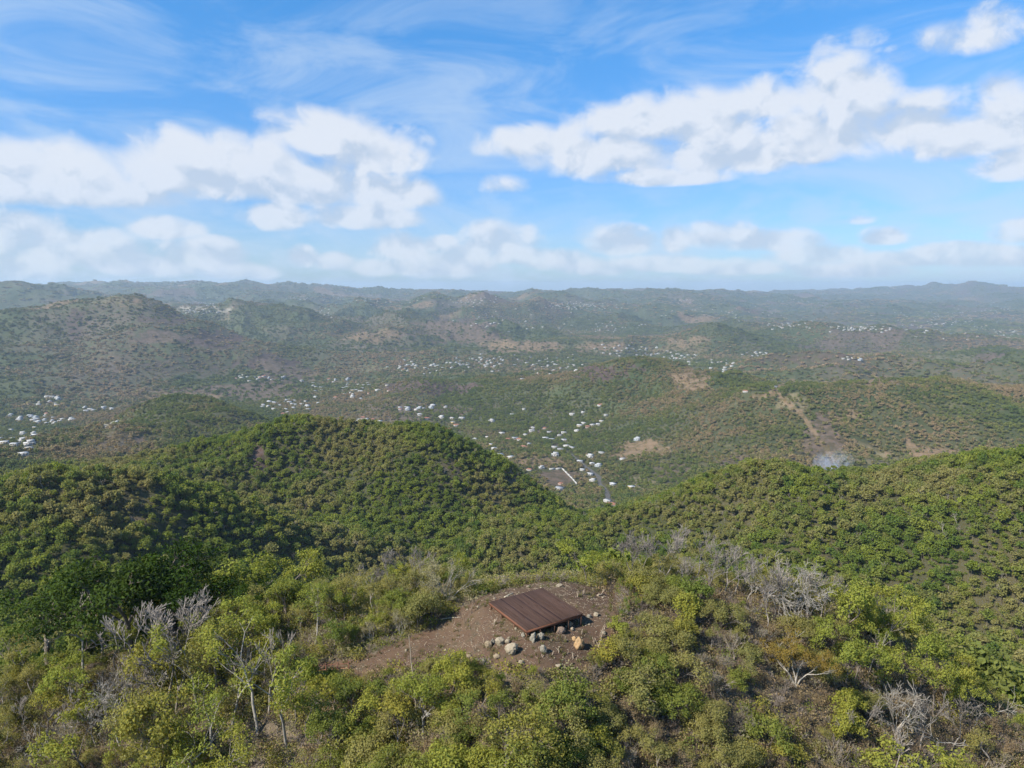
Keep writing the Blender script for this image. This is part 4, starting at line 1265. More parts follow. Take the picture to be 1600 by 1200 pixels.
def forest(name, r0, r1, spacing, protos, smin, smax, label, hvis, margin, hr, weights=None):
    x, y = band(r0, r1, spacing)
    b = bare_at(x, y)
    # gaps, thickets and open ground
    if r0 > 600:                       # beyond the first ridges the woods keep to the hollows, with scrub and grass between
        hol = bil(HOLLOW, np.arctan2(x, y), np.log(np.hypot(x, y)), AZ[0], DA, LR[0], DL) + 0.10 * fbm(x / 260.0, y / 260.0, 4)
        hol = np.maximum(hol, 0.10 * (ground(x, y) < -196))
        thin_ = 0.80 if r0 < 1000 else 0.60
        kk = rng.random(len(x)) < thin_ + (1 - thin_) * sstep(-0.02, 0.12, hol)
        x, y, b = x[kk], y[kk], b[kk]
    gap = fbm(x / (spacing * 9) + 2, y / (spacing * 9), 3)
    k = (rng.random(len(x)) > b * 0.97) & visible(x, y, hvis, margin) & (rng.random(len(x)) < 1.15 + gap * 0.4)
    x, y = x[k], y[k]
    k = house_clear(x, y, hr) & valley_clear(x, y)
    if r0 < 100:
        k &= poly_sd(x, y, CLEAR) > 3
    x, y = x[k], y[k]
    n = len(x)
    s = (smin + (smax - smin) * rng.random(n) ** 2.0) * (1 + 0.35 * fbm(x / (spacing * 14), y / (spacing * 14) + 7, 2))
    pk = rng.choice(len(protos), n, p=weights)
    return x, y, ground(x, y), rng.uniform(0, 6.28, n), s, pk


P1 = [crown_mesh('forest_tree', 900 + i, 1.9 * [1, .85, 1.15, .95, 1.1, .8, 1, 1.2][i], [4.2, 4.8, 4.0, 5.2, 3.6, 4.6, 4.4, 4.1][i], 330, 0.47, [6, 5, 9, 7, 8, 5, 7, 9][i], [LEAF['forest'], M_BARK]) for i in range(8)]
P1 += [crown_mesh('forest_scrub', 960 + i, 1.5, 1.7, 170, 0.36, 5, [LEAF['forest'], M_BARK], trunk=False, bare_ht=0.0) for i in range(3)]
P1 += [bare_mesh('bare_forest_tree', 930 + i, 4.2, M_BARK_GREY) for i in range(2)]
P2 = [crown_mesh('wood_clump', 950 + i, 2.7, 3.3, 130, 0.9, 6, [LEAF['woods'], M_BARK], trunk=False, bare_ht=0.0) for i in range(6)]
P3 = [crown_mesh('wood_clump', 970 + i, 5.6, 3.9, 110, 2.0, 8, [LEAF['farwoods'], M_BARK], trunk=False, bare_ht=0.0) for i in range(5)]
P4 = [crown_mesh('wood_clump', 990 + i, 16, 5.5, 100, 5.5, 10, [LEAF['farwoods'], M_BARK], trunk=False, bare_ht=0.0) for i in range(5)]

fx, fy, fz, fr, fs_, fp = forest('near_forest', 84, 640, 1.5, P1, 0.50, 1.55, '', 3.0, 0.004, 7, [.055] * 8 + [.17] * 3 + [.025] * 2)
# the nearest and largest of these are trees of their own; the rest is one mass
leafy = sum(1 for p in PLANTS if p[0].name.startswith('leafy_tree'))
tpx, tpy = project(fx, fy, fz + 2.0)
in_view = (tpx > 5) & (tpx < 1595) & (tpy < np.interp(tpx, *ENV_BACK) - 12) & visible(fx, fy, 2.0, 0.0)
order = np.argsort(np.hypot(fx, fy))
single = [i for i in order if fp[i] < 8 and in_view[i]][:max(0, min(90, 298 - leafy))]
sset = np.ones(len(fx), bool)
HILL = {}
for i in single:
    sset[i] = False
    pm = P1[fp[i]]
    side = 'left' if fx[i] < 0 else 'right'
    # split crown and trunk of the shared prototype once
    key = 'split%d' % fp[i]
    if key not in KIND:
        nf = len(pm.polygons) - 4
        co = np.zeros(len(pm.vertices) * 3, np.float32)
        pm.vertices.foreach_get('co', co)
        co = co.reshape(-1, 3)
        cr = mesh_np('crown', co[:nf * 4], np.arange(nf * 4).reshape(-1, 4), [LEAF['forest']])
        tv, tf = tubes([(0, 0, -0.6)], [(0.1, 0, 2.4)], [0.09], [0.05], 4)
        KIND[key] = (cr, mesh_np('trunk', tv, tf, [M_BARK]))
    cr, tm = KIND[key]
    e = empty('hillside_tree', (fx[i], fy[i], fz[i] - .2), fr[i], category='tree', group='nearest trees of the forest on the %s hillside' % side,
              label='')
    HILL.setdefault(side, []).append((tpx[i], e))
    e.scale = (fs_[i],) * 3
    obj('trunk', tm, e)
    obj('crown', cr, e)
scatter('near_forest', np.stack([fx, fy, fz - .2], 1)[sset], fr[sset], fs_[sset], fp[sset], P1, label='dense dry forest on the slopes beyond the knoll', category='forest')
print('FOREST1', len(fx), 'single', len(single))
b2 = forest('mid', 640, 1550, 3.7, P2, 0.7, 1.5, '', 4.0, 0.0, 6.5)
scatter('valley_woods', np.stack(b2[:3], 1), b2[3], b2[4], b2[5], P2, label='wooded slopes and valley trees beyond the first ridges', category='woods')
b3 = forest('far', 1550, 4300, 8.5, P3, 0.6, 1.5, '', 5.0, 0.0, 6.5)
scatter('far_woods', np.stack(b3[:3], 1), b3[3], b3[4], b3[5], P3, label='far woods covering the hills behind the valley', category='woods')
b4 = forest('horizon', 4300, 12500, 30.0, P4, 0.6, 1.4, '', 8.0, 0.0, 11)
scatter('horizon_woods', np.stack(b4[:3], 1), b4[3], b4[4], b4[5], P4, label='hazy woods on the hills along the horizon', category='woods')
print('FOREST', len(b2[0]), len(b3[0]), len(b4[0]))

# ------------------------------------------------------------------ houses
M_WALLS = [simple_mat('painted_wall', c, 0.12, 0.6, 0.8) for c in ((0.452, 0.437, 0.407), (0.392, 0.354, 0.279), (0.377, 0.286, 0.233), (0.331, 0.369, 0.392), (0.437, 0.301, 0.075))]
M_ROOFS = [simple_mat('flat_roof', c, 0.15, 0.5, 0.85) for c in ((0.452, 0.452, 0.444), (0.346, 0.346, 0.346), (0.271, 0.279, 0.286), (0.256, 0.120, 0.075), (0.407, 0.399, 0.377))]
M_GLASS = simple_mat('window_glass', (.05, .06, .07), 0.2, 1.0, 0.2)
M_DOOR = simple_mat('door_paint', (.16, .10, .06), 0.2, 1.0, 0.6)
COLNAME = ['white', 'cream', 'pink', 'pale blue', 'yellow']
ROOFNAME = ['white flat roof', 'pale grey roof', 'grey roof', 'orange-red roof', 'off-white roof']


def house_parts(w, l, h, roof, two):
    """wall, roof, and the positions of windows and doors, for one house kind"""
    wall = Box()
    wall.add((0, 0, (h - 2.5) / 2), (w, l, h + 2.5))
    if two:
        wall.add((w * 0.12, -l * 0.05, h + 1.35), (w * 0.62, l * 0.8, 2.7))
    rf = Box()
    if roof == 3:      # hipped
        b, t, e = h + 0.02, h + 2.0, 0.5
        a0, a1, a2, a3 = (-w / 2 - e, -l / 2 - e, b), (w / 2 + e, -l / 2 - e, b), (w / 2 + e, l / 2 + e, b), (-w / 2 - e, l / 2 + e, b)
        r0, r1 = (-w / 2 + l / 2, 0, t), (w / 2 - l / 2, 0, t)
        rf.quad(a0, a1, r1, r0)
        rf.quad(a2, a3, r0, r1)
        rf.quad(a1, a2, r1, r1)
        rf.quad(a3, a0, r0, r0)
        rf.quad(a3, a2, a1, a0)
    else:
        rf.add((0, 0, h + 0.13), (w + 0.7, l + 0.7, 0.22))
        rf.add((w * 0.30, -l / 2 - 1.6, h - 0.15), (w * 0.36, 2.4, 0.16))      # porch slab
        rf.add((w * 0.45, -l / 2 - 2.6, (h - 2.73) / 2), (0.25, 0.25, h + 2.25))
        rf.add((w * 0.15, -l / 2 - 2.6, (h - 2.73) / 2), (0.25, 0.25, h + 2.25))
        if two:
            rf.add((w * 0.12, -l * 0.05, h + 2.82), (w * 0.68, l * 0.88, 0.2))
    return wall, rf


KINDS_H = []
rk = random.Random(9)
for i in range(10):
    w, l, h = rk.uniform(9, 13.5), rk.uniform(7, 9), rk.uniform(2.8, 3.3)
    ci = [0, 0, 0, 1, 0, 2, 0, 3, 4, 0][i]
    ri = [0, 0, 1, 0, 4, 3, 2, 0, 4, 3][i]
    two = i in (1, 7)
    wall, rf = house_parts(w, l, h, ri, two)
    wm, rm = wall.mesh('wall', [M_WALLS[ci]]), rf.mesh('roof', [M_ROOFS[ri]])
    wins = []
    for sx_ in (-0.32, -0.05):
        wins.append(Box().add((w * sx_, -l / 2 - 0.03, 1.55), (1.7, 0.10, 1.2)).mesh('window', [M_GLASS]))
    for sy_ in (-1, 1):
        wins.append(Box().add((sy_ * (w / 2 + 0.03), l * 0.1, 1.55), (0.10, 1.5, 1.2)).mesh('window', [M_GLASS]))
    dm = Box().add((w * 0.26, -l / 2 - 0.03, 1.02), (1.1, 0.10, 2.1)).mesh('door', [M_DOOR])
    both = Box()
    both.v, both.f, both.m = list(wall.v), list(wall.f), list(wall.m)
    k = len(both.v)
    both.v += rf.v
    both.f += [[q + k for q in f] for f in rf.f]
    both.m += [1] * len(rf.f)
    for (cx, cyy, cz, ax, ay, az_) in [(w * -.32, -l / 2 - .03, 1.55, 1.7, .1, 1.2), (w * -.05, -l / 2 - .03, 1.55, 1.7, .1, 1.2), (w * .26, -l / 2 - .03, 1.02, 1.1, .1, 2.1)]:
        both.add((cx, cyy, cz), (ax, ay, az_), 2)
    KINDS_H.append((wm, rm, wins, dm, both.mesh('house', [M_WALLS[ci], M_ROOFS[ri], M_GLASS]), ci, ri, both))

ORD = ['first', 'second', 'third', 'fourth', 'fifth', 'sixth', 'seventh', 'eighth', 'ninth', 'tenth', 'eleventh', 'twelfth', 'thirteenth', 'fourteenth', 'fifteenth', 'sixteenth', 'seventeenth', 'eighteenth', 'nineteenth', 'twentieth'] + ['twenty-%s' % q for q in ('first', 'second', 'third', 'fourth', 'fifth', 'sixth', 'seventh', 'eighth', 'ninth')]
_ones = ORD[:9]
for ten, th in (('thirty', 'thirtieth'), ('forty', 'fortieth'), ('fifty', 'fiftieth'), ('sixty', 'sixtieth'), ('seventy', 'seventieth'), ('eighty', 'eightieth'), ('ninety', 'ninetieth')):
    ORD += [th] + ['%s-%s' % (ten, q) for q in _ones]
MANUAL_KIND = {(793, 688): 5, (851, 670): 5, (987, 763): 8, (846, 732): 1, (910, 735): 0, (876, 704): 2, (874, 765): 6}
byc = {}
far_boxes = Box()
far_m = [M_WALLS[0], M_ROOFS[0], M_GLASS, M_WALLS[1], M_ROOFS[3], M_ROOFS[1]]
for i, q in enumerate(HS):
    x, y, z, nm, px = q
    r = math.hypot(x, y)
    kx = rh.choices(range(10), [3, 2, 2, 1.2, 3, .7, 1.2, .8, .25, .8])[0]
    ppx, ppy = project(x, y, z)
    for (mx, my), kk in MANUAL_KIND.items():
        if abs(ppx - mx) < 2.5 and abs(ppy - my) < 2.5:
            kx = kk
    wm, rm, wins, dm, one, ci, ri, both = KINDS_H[kx]
    zz = z + 0.3
    ang = -math.atan2(x, y) + rh.gauss(0, 0.55)
    s = rh.uniform(0.52, 0.84) * (0.6 if 'bare hilltop' in nm else 1.0 if r < 2600 else 1.15)
    if i < 298:
        if r < 1250:
            e = empty('house', (x, y, zz), ang, category='house')
            e.scale = (s, s, s)
            obj('wall', wm, e)
            obj('roof', rm, e)
            obj('door', dm, e)
            for wmesh in wins:
                obj('window', wmesh, e)
        else:
            e = obj('house', one, None, (x, y, zz), category='house')
            e.rotation_euler = (0, 0, ang)
            e.scale = (s, s, s)
        byc.setdefault(nm, []).append((ppx, ppy, e, ci, ri))
    else:
        k = len(far_boxes.v)
        Rm = rotz(ang) * s
        far_boxes.v += [Rm @ p + np.array([x, y, zz]) for p in both.v]
        far_boxes.f += [[w_i + k for w_i in f] for f in both.f]
        mp = {0: 0 if ci == 0 else 3, 1: 1 if ri in (0, 4) else (4 if ri == 3 else 5), 2: 2}
        far_boxes.m += [mp[m_i] for m_i in both.m]
obj('distant_houses', far_boxes.mesh('distant_houses', far_m), kind='stuff', label='tiny pale houses of the farthest towns, past telling apart', category='houses')
for nm, lst in byc.items():
    lst.sort(key=lambda t: t[0])
    for j, (px, py, e, ci, ri) in enumerate(lst):
        e['group'] = 'houses ' + nm
        where = 'only one' if len(lst) == 1 else ('leftmost' if j == 0 else ('rightmost' if j == len(lst) - 1 else ORD[j] + ' from left'))
        lab = '%s house, %s of those %s' % (COLNAME[ci], where, nm)
        e['label'] = lab if len(lab.replace('-', ' ').split()) <= 16 else '%s house, %s %s' % (COLNAME[ci], where, nm)
print('HOUSES', len(HS))
for side, lst in HILL.items():
    lst.sort(key=lambda t: t[0])
    for j, (_, e) in enumerate(lst):
        w_ = 'leftmost' if j == 0 else 'rightmost' if j == len(lst) - 1 else (ORD[j] + ' from left') if j < 45 else ORD[len(lst) - 1 - j] + ' from right'
        e['label'] = 'forest tree on the %s hillside beyond the knoll, %s of the nearest row' % (side, w_)

# ------------------------------------------------------------------ valley road and the ball field wall
def ribbon(name, pts_, width, lift, mat, thick=None):
    P = np.array([(p[0], p[1]) for p in pts_], float)
    # resample
    seg = np.hypot(*np.diff(P, axis=0).T)
    t = np.concatenate([[0], np.cumsum(seg)])
    tt = np.linspace(0, t[-1], max(8, int(t[-1] / 4)))
    X, Y = np.interp(tt, t, P[:, 0]), np.interp(tt, t, P[:, 1])
    for _ in range(3):
        X[1:-1] = (X[:-2] + 2 * X[1:-1] + X[2:]) / 4
        Y[1:-1] = (Y[:-2] + 2 * Y[1:-1] + Y[2:]) / 4
    dx, dy = np.gradient(X), np.gradient(Y)
    L = np.hypot(dx, dy)
    nx, ny = -dy / L, dx / L
    rows = []
    for o in (-.5, -.17, .17, .5):
        xx, yy = X + nx * o * width, Y + ny * o * width
        rows.append(np.stack([xx, yy, np.maximum(ground(xx, yy), ground(X, Y)) + lift], 1))
    V = np.concatenate(rows)
    n = len(X)
    F = [[j * n + i, j * n + i + 1, (j + 1) * n + i + 1, (j + 1) * n + i] for j in range(3) for i in range(n - 1)]
    return mesh_np(name, V, np.array(F)[:, ::-1], [mat])


M_ASPHALT = simple_mat('worn_asphalt', (.095, .090, .084), 0.3, 0.4, 0.9)
obj('valley_road', ribbon('valley_road', ROAD, 5.0, 0.35, M_ASPHALT), kind='structure', label='grey road winding between the houses at the bottom of the valley')
M_CONC = simple_mat('whitewashed_concrete', (.40, .39, .37), 0.2, 0.4, 0.9)
wb = Box()
wp = [hit(px, py, 500) for (px, py) in [(858, 734), (878, 733), (886, 741), (894, 749), (901, 757)]]
for p0, p1 in zip(wp[:-1], wp[1:]):
    L = math.hypot(p1[0] - p0[0], p1[1] - p0[1])
    nn = max(1, int(L / 8))
    for i in range(nn):
        f0, f1 = i / nn, (i + 1) / nn
        x0, y0, x1, y1 = [p0[k] + (p1[k] - p0[k]) * f for f in (f0, f1) for k in (0, 1)]
        cx, cyy = (x0 + x1) / 2, (y0 + y1) / 2
        wb.add((cx, cyy, float(ground(cx, cyy)) + 0.5), (math.hypot(x1 - x0, y1 - y0) - 0.01, 0.35, 3.4), 0, rotz(math.atan2(y1 - y0, x1 - x0)))
obj('boundary_wall', wb.mesh('boundary_wall', [M_CONC]), category='wall', label='long white wall along two sides of the brown ball field')

# ------------------------------------------------------------------ the deck
M_DECK = None


def deck_mat(name, a, b, c):
    m_, n, out = new_mat(name)
    ri = n.new('ShaderNodeObjectInfo').outputs['Random']
    p = n.new('ShaderNodeTexCoord').outputs['Object']
    ps = n.vmath('ADD', n.vmath('MULTIPLY', p, (0.7, 9.0, 9.0)), n.xyz(n.math('MULTIPLY', ri, 91.0), n.math('MULTIPLY', ri, 37.0), 0.0))
    g = n.noise(ps, 2.0, 6.0, 0.65)
    col = n.mix(n.ramp(ri, 0.0, 1.0, smooth=False), a, b)
    col = n.mix(n.ramp(n.math('FRACT', n.math('MULTIPLY', ri, 13.7)), 0.74, 0.98), col, c)
    col = n.mix(n.math('MULTIPLY', n.ramp(g, 0.35, 0.72), 0.6), col, n.mix(1.0, col, (1.7, 1.6, 1.55), 'MULTIPLY'))
    col = n.mix(n.math('MULTIPLY', n.ramp(n.noise(ps, 0.5, 3.0, 0.6), 0.5, 0.75), 0.35), col, (0.120, 0.075, 0.058))
    bs = n.new('ShaderNodeBsdfPrincipled')
    n.put(bs.inputs['Base Color'], col)
    bs.inputs['Roughness'].default_value = 0.7
    bs.inputs['Specular IOR Level'].default_value = 0.06
    bn = n.new('ShaderNodeBump')
    bn.inputs['Strength'].default_value = 0.4
    bn.inputs['Distance'].default_value = 0.006
    n.put(bn.inputs['Height'], g)
    n.put(bs.inputs['Normal'], bn.outputs[0])
    n.put(out.inputs['Surface'], bs.outputs[0])
    return m_


M_DECK = deck_mat('stained_deck_board', (0.057, 0.034, 0.025), (0.077, 0.047, 0.036), (0.030, 0.018, 0.017))
M_RIM = deck_mat('stained_rim_board', (0.126, 0.058, 0.036), (0.138, 0.066, 0.040), (0.108, 0.052, 0.034))
M_POST = deck_mat('stained_post', (0.108, 0.058, 0.039), (0.126, 0.070, 0.046), (0.092, 0.052, 0.037))
DC = np.array([1.97, 56.85])
da = np.array([3.12, -5.05])
da = da / np.linalg.norm(da)          # along the boards
db = np.array([-da[1], da[0]])        # across
LA, LB = 5.95, 5.65
dang = math.atan2(da[1], da[0])
deck = empty('wooden_deck', (DC[0], DC[1], 0.0), dang, category='deck', label='square reddish-brown wooden deck raised on posts in the hilltop clearing')
NB = 40
pitch = LB / NB
gap = 0.012
bmesh_variants = []
for i in range(3):
    bx = Box()
    bx.add((0, 0, -0.014), (LA + 0.05, pitch - gap, 0.028))
    bmesh_variants.append(bx.mesh('deck_board', [M_DECK]))
split_at = [rnd.uniform(-1.2, 1.2) for _ in range(NB)]
for i in range(NB):
    yb = -LB / 2 + (i + 0.5) * pitch
    if i % 3 == 1:                    # butted from two lengths
        sa = split_at[i]
        for (x0, x1) in ((-LA / 2 - .025, sa - .003), (sa + .003, LA / 2 + .025)):
            bx = Box()
            bx.add((0, 0, -0.014), (x1 - x0, pitch - gap, 0.028))
            o = obj('deck_board', bx.mesh('deck_board', [M_DECK]), deck, ((x0 + x1) / 2, yb, rnd.uniform(-.002, .002)))
            o.rotation_euler = (0, 0, rnd.gauss(0, 0.0006))
    else:
        o = obj('deck_board', bmesh_variants[i % 3], deck, (rnd.uniform(-.012, .012), yb, rnd.uniform(-.002, .002)))
        o.rotation_euler = (0, 0, rnd.gauss(0, 0.0006))
for (c, sz) in (((-LA / 2 + .025, 0, -.16), (.045, LB - .1, .235)), ((LA / 2 - .025, 0, -.16), (.045, LB - .1, .235)),
                ((0, -LB / 2 + .025, -.16), (LA - .005, .045, .235)), ((0, LB / 2 - .025, -.16), (LA - .005, .045, .235))):
    bx = Box()
    bx.add((0, 0, 0), sz)
    obj('rim_joist', bx.mesh('rim_joist', [M_RIM]), deck, c)
jm = Box().add((0, 0, 0), (.045, LB - .16, .19)).mesh('joist', [M_RIM])
for i in range(1, 10):
    obj('joist', jm, deck, (-LA / 2 + LA * i / 10, 0, -.14))
bmm = Box().add((0, 0, 0), (LA - .12, .09, .19)).mesh('beam', [M_RIM])
for yb in (-LB / 2 + .4, 0.0, LB / 2 - .4):
    obj('beam', bmm, deck, (0, yb, -.335))


def deck_world(u, v):
    return DC[0] + da[0] * u + db[0] * v, DC[1] + da[1] * u + db[1] * v


for u in (-LA / 2 + .12, -LA / 6, LA / 6, LA / 2 - .12):
    for v in (-LB / 2 + .12, -LB / 4, 0.0, LB / 4, LB / 2 - .12):
        if abs(u) < 1.2 and abs(v) < 1.6:
            continue
        x, y = deck_world(u, v)
        g_ = float(ground(x, y)) - 0.35
        bx = Box()
        bx.add((0, 0, (g_ - .05) / 2), (.10, .10, -.05 - g_))
        obj('post', bx.mesh('post', [M_POST]), deck, (u, v, -.0))

# ------------------------------------------------------------------ boulders
def rock_mat(name, a, b, c, pit=0.5):
    m_, n, out = new_mat(name)
    p = n.new('ShaderNodeTexCoord').outputs['Object']
    f = n.noise(p, 2.2, 6.0, 0.65)
    g = n.noise(p, 7.0, 6.0, 0.7)
    v = n.new('ShaderNodeTexVoronoi')
    n.put(v.inputs['Vector'], p)
    v.inputs['Scale'].default_value = 5.5
    col = n.mix(n.ramp(f, 0.35, 0.65), a, b)
    col = n.mix(n.math('MULTIPLY', n.ramp(g, 0.52, 0.70), 0.8), col, c)
    col = n.mix(n.math('MULTIPLY', n.ramp(v.outputs['Distance'], 0.22, 0.05), pit), col, n.mix(1.0, c, (.6, .6, .6), 'MULTIPLY'))
    bs = n.new('ShaderNodeBsdfPrincipled')
    n.put(bs.inputs['Base Color'], col)
    bs.inputs['Roughness'].default_value = 0.95
    bs.inputs['Specular IOR Level'].default_value = 0.15
    bn = n.new('ShaderNodeBump')
    bn.inputs['Strength'].default_value = 0.8
    bn.inputs['Distance'].default_value = 0.06
    n.put(bn.inputs['Height'], n.math('ADD', g, n.math('MULTIPLY', v.outputs['Distance'], 0.5)))
    n.put(bs.inputs['Normal'], bn.outputs[0])
    n.put(out.inputs['Surface'], bs.outputs[0])
    return m_


M_ROCK = {'tan': rock_mat('tan_limestone', (0.255, 0.201, 0.127), (0.222, 0.174, 0.117), (0.122, 0.095, 0.068)), 'pale': rock_mat('pale_limestone', (0.288, 0.243, 0.176), (0.244, 0.201, 0.137), (0.133, 0.106, 0.078)),
          'grey': rock_mat('grey_limestone', (0.200, 0.179, 0.141), (0.244, 0.217, 0.166), (0.089, 0.079, 0.064)), 'orange': rock_mat('orange_stained_stone', (0.344, 0.227, 0.117), (0.288, 0.190, 0.098), (0.233, 0.116, 0.044), .2), 'pink': rock_mat('pinkish_stone', (0.200, 0.148, 0.112), (0.166, 0.126, 0.098), (0.094, 0.074, 0.058))}


def unit_ico(sub):
    import bmesh
    b = bmesh.new()
    bmesh.ops.create_icosphere(b, subdivisions=sub, radius=1.0)
    v = np.array([q.co[:] for q in b.verts])
    f = np.array([[w.index for w in q.verts] for q in b.faces])
    b.free()
    return v, f


ICO_V, ICO_F = unit_ico(4)


def rock(name, px, py, wpx, hpx, mat, label, seed, group='boulders lying in the clearing'):
    h_ = hit(px, py + hpx * 0.42, 40)
    if h_ is None or h_[1] > 80:
        return
    mpp = h_[1] / math.cos(R(25)) / FPX
    w, h = wpx * mpp, hpx * mpp * 1.02
    rg = np.random.default_rng(seed)
    P = ICO_V.copy()
    # chop with a few planes for flat faces, then roughen
    for _ in range(8):
        d = rg.normal(size=3)
        d /= np.linalg.norm(d)
        c = rg.uniform(.64, .9)
        t = P @ d
        P = P - np.where(t > c, t - c, 0)[:, None] * d * 0.85
    o1, o2 = rg.uniform(0, 50, 2)
    nn = fbm(P[:, 0] * 1.4 + o1, P[:, 1] * 1.4 + P[:, 2] * 1.1 + o2, 3) * 0.30 + fbm(P[:, 0] * 4 + o2, P[:, 2] * 4 + P[:, 1] * 2 + o1, 4) * 0.20
    P = P * (1 + nn)[:, None]
    P = P * np.array([w / 2, w / 2 * rg.uniform(.75, .95), h / 2 * 0.92])
    x, y, z = h_
    y += w * 0.3
    o = obj(name, mesh_np(name, P, ICO_F, [M_ROCK[mat]], smooth=True), None, (x, y, float(ground(x, y)) + h * 0.27), label=label, category='rock', group=group)
    o.rotation_euler = (rg.normal() * .15, rg.normal() * .15, rg.uniform(-.5, .5))


ZX = lambda X, Y: (740 + X / 6.154, 890 + Y / 6.154)
for i, (X, Y, w, h, mt, lb) in enumerate([
        (145, 722, 75, 92, 'tan', 'tan boulder at the left end of the boulder row'), (186, 692, 42, 64, 'grey', 'small grey rock wedged between the two left boulders'), (252, 697, 88, 108, 'pale', 'rounded pale boulder, second large one from the left'), (330, 692, 54, 52, 'pale', 'small pale rock right of the rounded pale boulder'),
        (360, 772, 118, 150, 'pale', 'largest pitted pale boulder at the right end of the row'), (573, 655, 62, 108, 'grey', 'tall grey rock under the front corner of the deck'), (648, 642, 66, 84, 'grey', 'rough grey rock right of the deck front corner'), (478, 630, 44, 54, 'grey', 'small grey rock left of the deck front corner'), (675, 768, 70, 98, 'grey', 'upright greenish-grey boulder below the deck'),
        (842, 583, 88, 90, 'pink', 'pinkish-grey boulder under the deck edge'), (928, 528, 70, 56, 'tan', 'tan rock beside the right deck posts'), (950, 572, 42, 38, 'pale', 'small pale stone below the tan rock at the deck posts'), (1018, 716, 104, 132, 'orange', 'large orange-stained boulder right of the deck'), (968, 668, 40, 56, 'orange', 'small orange-brown rock behind the orange boulder'),
        (1110, 450, 44, 46, 'grey', 'grey stone among brush right of the deck'), (1178, 436, 50, 44, 'pale', 'pale stone right of the grey stone beyond the deck'), (822, 155, 70, 26, 'pale', 'flat pale stone at the back of the clearing'), (818, 940, 66, 38, 'pale', 'pale flat stone at the front of the clearing'), (458, 900, 60, 40, 'pale', 'pale low stone near the front bushes'), (222, 850, 70, 40, 'tan', 'low tan stone below the boulder row'), (92, 890, 64, 60, 'grey', 'dark grey stone below the left boulder'), (40, 870, 40, 26, 'grey', 'flat grey stone left of the dark grey stone'), (1255, 615, 46, 40, 'grey', 'grey stone at the right edge of the clearing')]):
    px, py = ZX(X, Y)
    rock('boulder', px, py, w / 6.154, h / 6.154, mt, lb, 60 + i)
for i, (px, py, w, h, mt, lb) in enumerate([(733, 1026, 9, 7, 'tan', 'tan stone beside the dry sticks left of the boulders'), (746, 985, 3.5, 3, 'pale', 'tiny white stone in the open dirt left of the deck'), (722, 1030, 8, 6, 'orange', 'reddish stone by the bushes left of the boulders')]):
    rock('boulder', px, py, w, h, mt, lb, 160 + i)

# ------------------------------------------------------------------ stumps, stakes, log, rail fence
def sticks(name, px, py, hpx, lean, r0, mat, label, group, forks=1, seed=0):
    h_ = hit(px, py, 40)
    if h_ is None or h_[1] > 80:
        return
    mpp = h_[1] / math.cos(R(25)) / FPX
    h = hpx * mpp
    rg = np.random.default_rng(seed)
    P0, P1, A, B = [], [], [], []
    for k in range(forks):
        d = np.array([lean + (0 if k == 0 else rg.uniform(-.7, .7)), rg.uniform(-.2, .2), 1.0])
        d /= np.linalg.norm(d)
        L = h * (1 if k == 0 else rg.uniform(.4, .8))
        base = np.array([0, 0, -.15]) if k == 0 else np.array([0, 0, h * rg.uniform(.15, .4)])
        r = r0 * (1 if k == 0 else .6)
        p = base
        for j in range(4):
            q = p + (d + rg.normal(size=3) * .09) * L / 4
            P0.append(p)
            P1.append(q)
            A.append(r * (1 - .12 * j))
            B.append(r * (1 - .12 * (j + 1)))
            p = q
    v, f = tubes(P0, P1, A, B, 6)
    # cut ends
    caps = []
    for s_i in range(3, len(P0), 4):
        b0 = s_i * 12 + 6
        caps += [[b0, b0 + 1, b0 + 2, b0 + 3], [b0, b0 + 3, b0 + 4, b0 + 5]]
    f = np.concatenate([f, np.array(caps)])
    cat = {'tree_stump': 'stump', 'wooden_stake': 'stake', 'cut_stem': 'stump'}.get(name, 'stake')
    obj(name, mesh_np(name, v, f, [mat]), None, h_, label=label, category=cat, group=group)


M_CUT = simple_mat('weathered_stick', (.40, .32, .23), 0.35, 5.0, 0.9, (1, 1, .3))
M_STAKE = simple_mat('brown_stake', (.20, .145, .10), 0.3, 5.0, 0.9, (1, 1, .3))
STK = [(195, 535, 80, .15, .05, 'thin pale stump with splayed roots left of the deck', 3), (1040, 615, 55, .1, .045, 'pale double stump right of the deck posts', 2), (965, 855, 70, -.25, .05, 'pale leaning stump below the orange boulder', 1), (985, 870, 30, .3, .04, 'short stump beside the leaning pale stump', 2), (825, 800, 60, -.2, .055, 'reddish forked stump below the deck', 2), (752, 820, 60, .3, .04, 'leaning stick beside the grey boulder', 1),
       (875, 680, 55, .05, .03, 'thin upright stick in front of the pinkish boulder', 1), (1200, 775, 110, .1, .055, 'dead crooked trunk at the right edge of the clearing', 3), (1215, 660, 120, .35, .05, 'dead branching stem above the dark hollow', 3), (1245, 570, 60, .4, .04, 'short dead stem near the right bushes', 2), (1005, 265, 60, -.2, .06, 'root tangle behind the deck', 3), (1050, 235, 50, .3, .05, 'broken stump behind the root tangle', 2), (655, 840, 40, .5, .04, 'white splintered root below the grey boulder', 3), (1150, 225, 60, .0, .03, 'thin stick at the back right of the clearing', 1), (1230, 250, 70, .3, .05, 'stump by the fallen branch at the back right', 2), (620, 760, 45, .3, .03, 'small stick left of the grey boulder', 1), (900, 810, 50, .2, .03, 'thin bent stick below the orange boulder', 1), (1165, 720, 80, -.2, .03, 'thin stem left of the dead crooked trunk', 2), (490, 720, 30, .2, .05, 'reddish short stump between the boulder groups', 1)]
for i, (X, Y, hp, ln, r0, lb, fk) in enumerate(STK):
    px, py = ZX(X, Y)
    sticks('cut_stem', px, py, hp / 6.154, ln, r0, M_CUT, lb, 'cut stems left in the clearing', fk, 300 + i)
Z3 = lambda X, Y: (560 + X / 6.0, 880 + Y / 6.0)
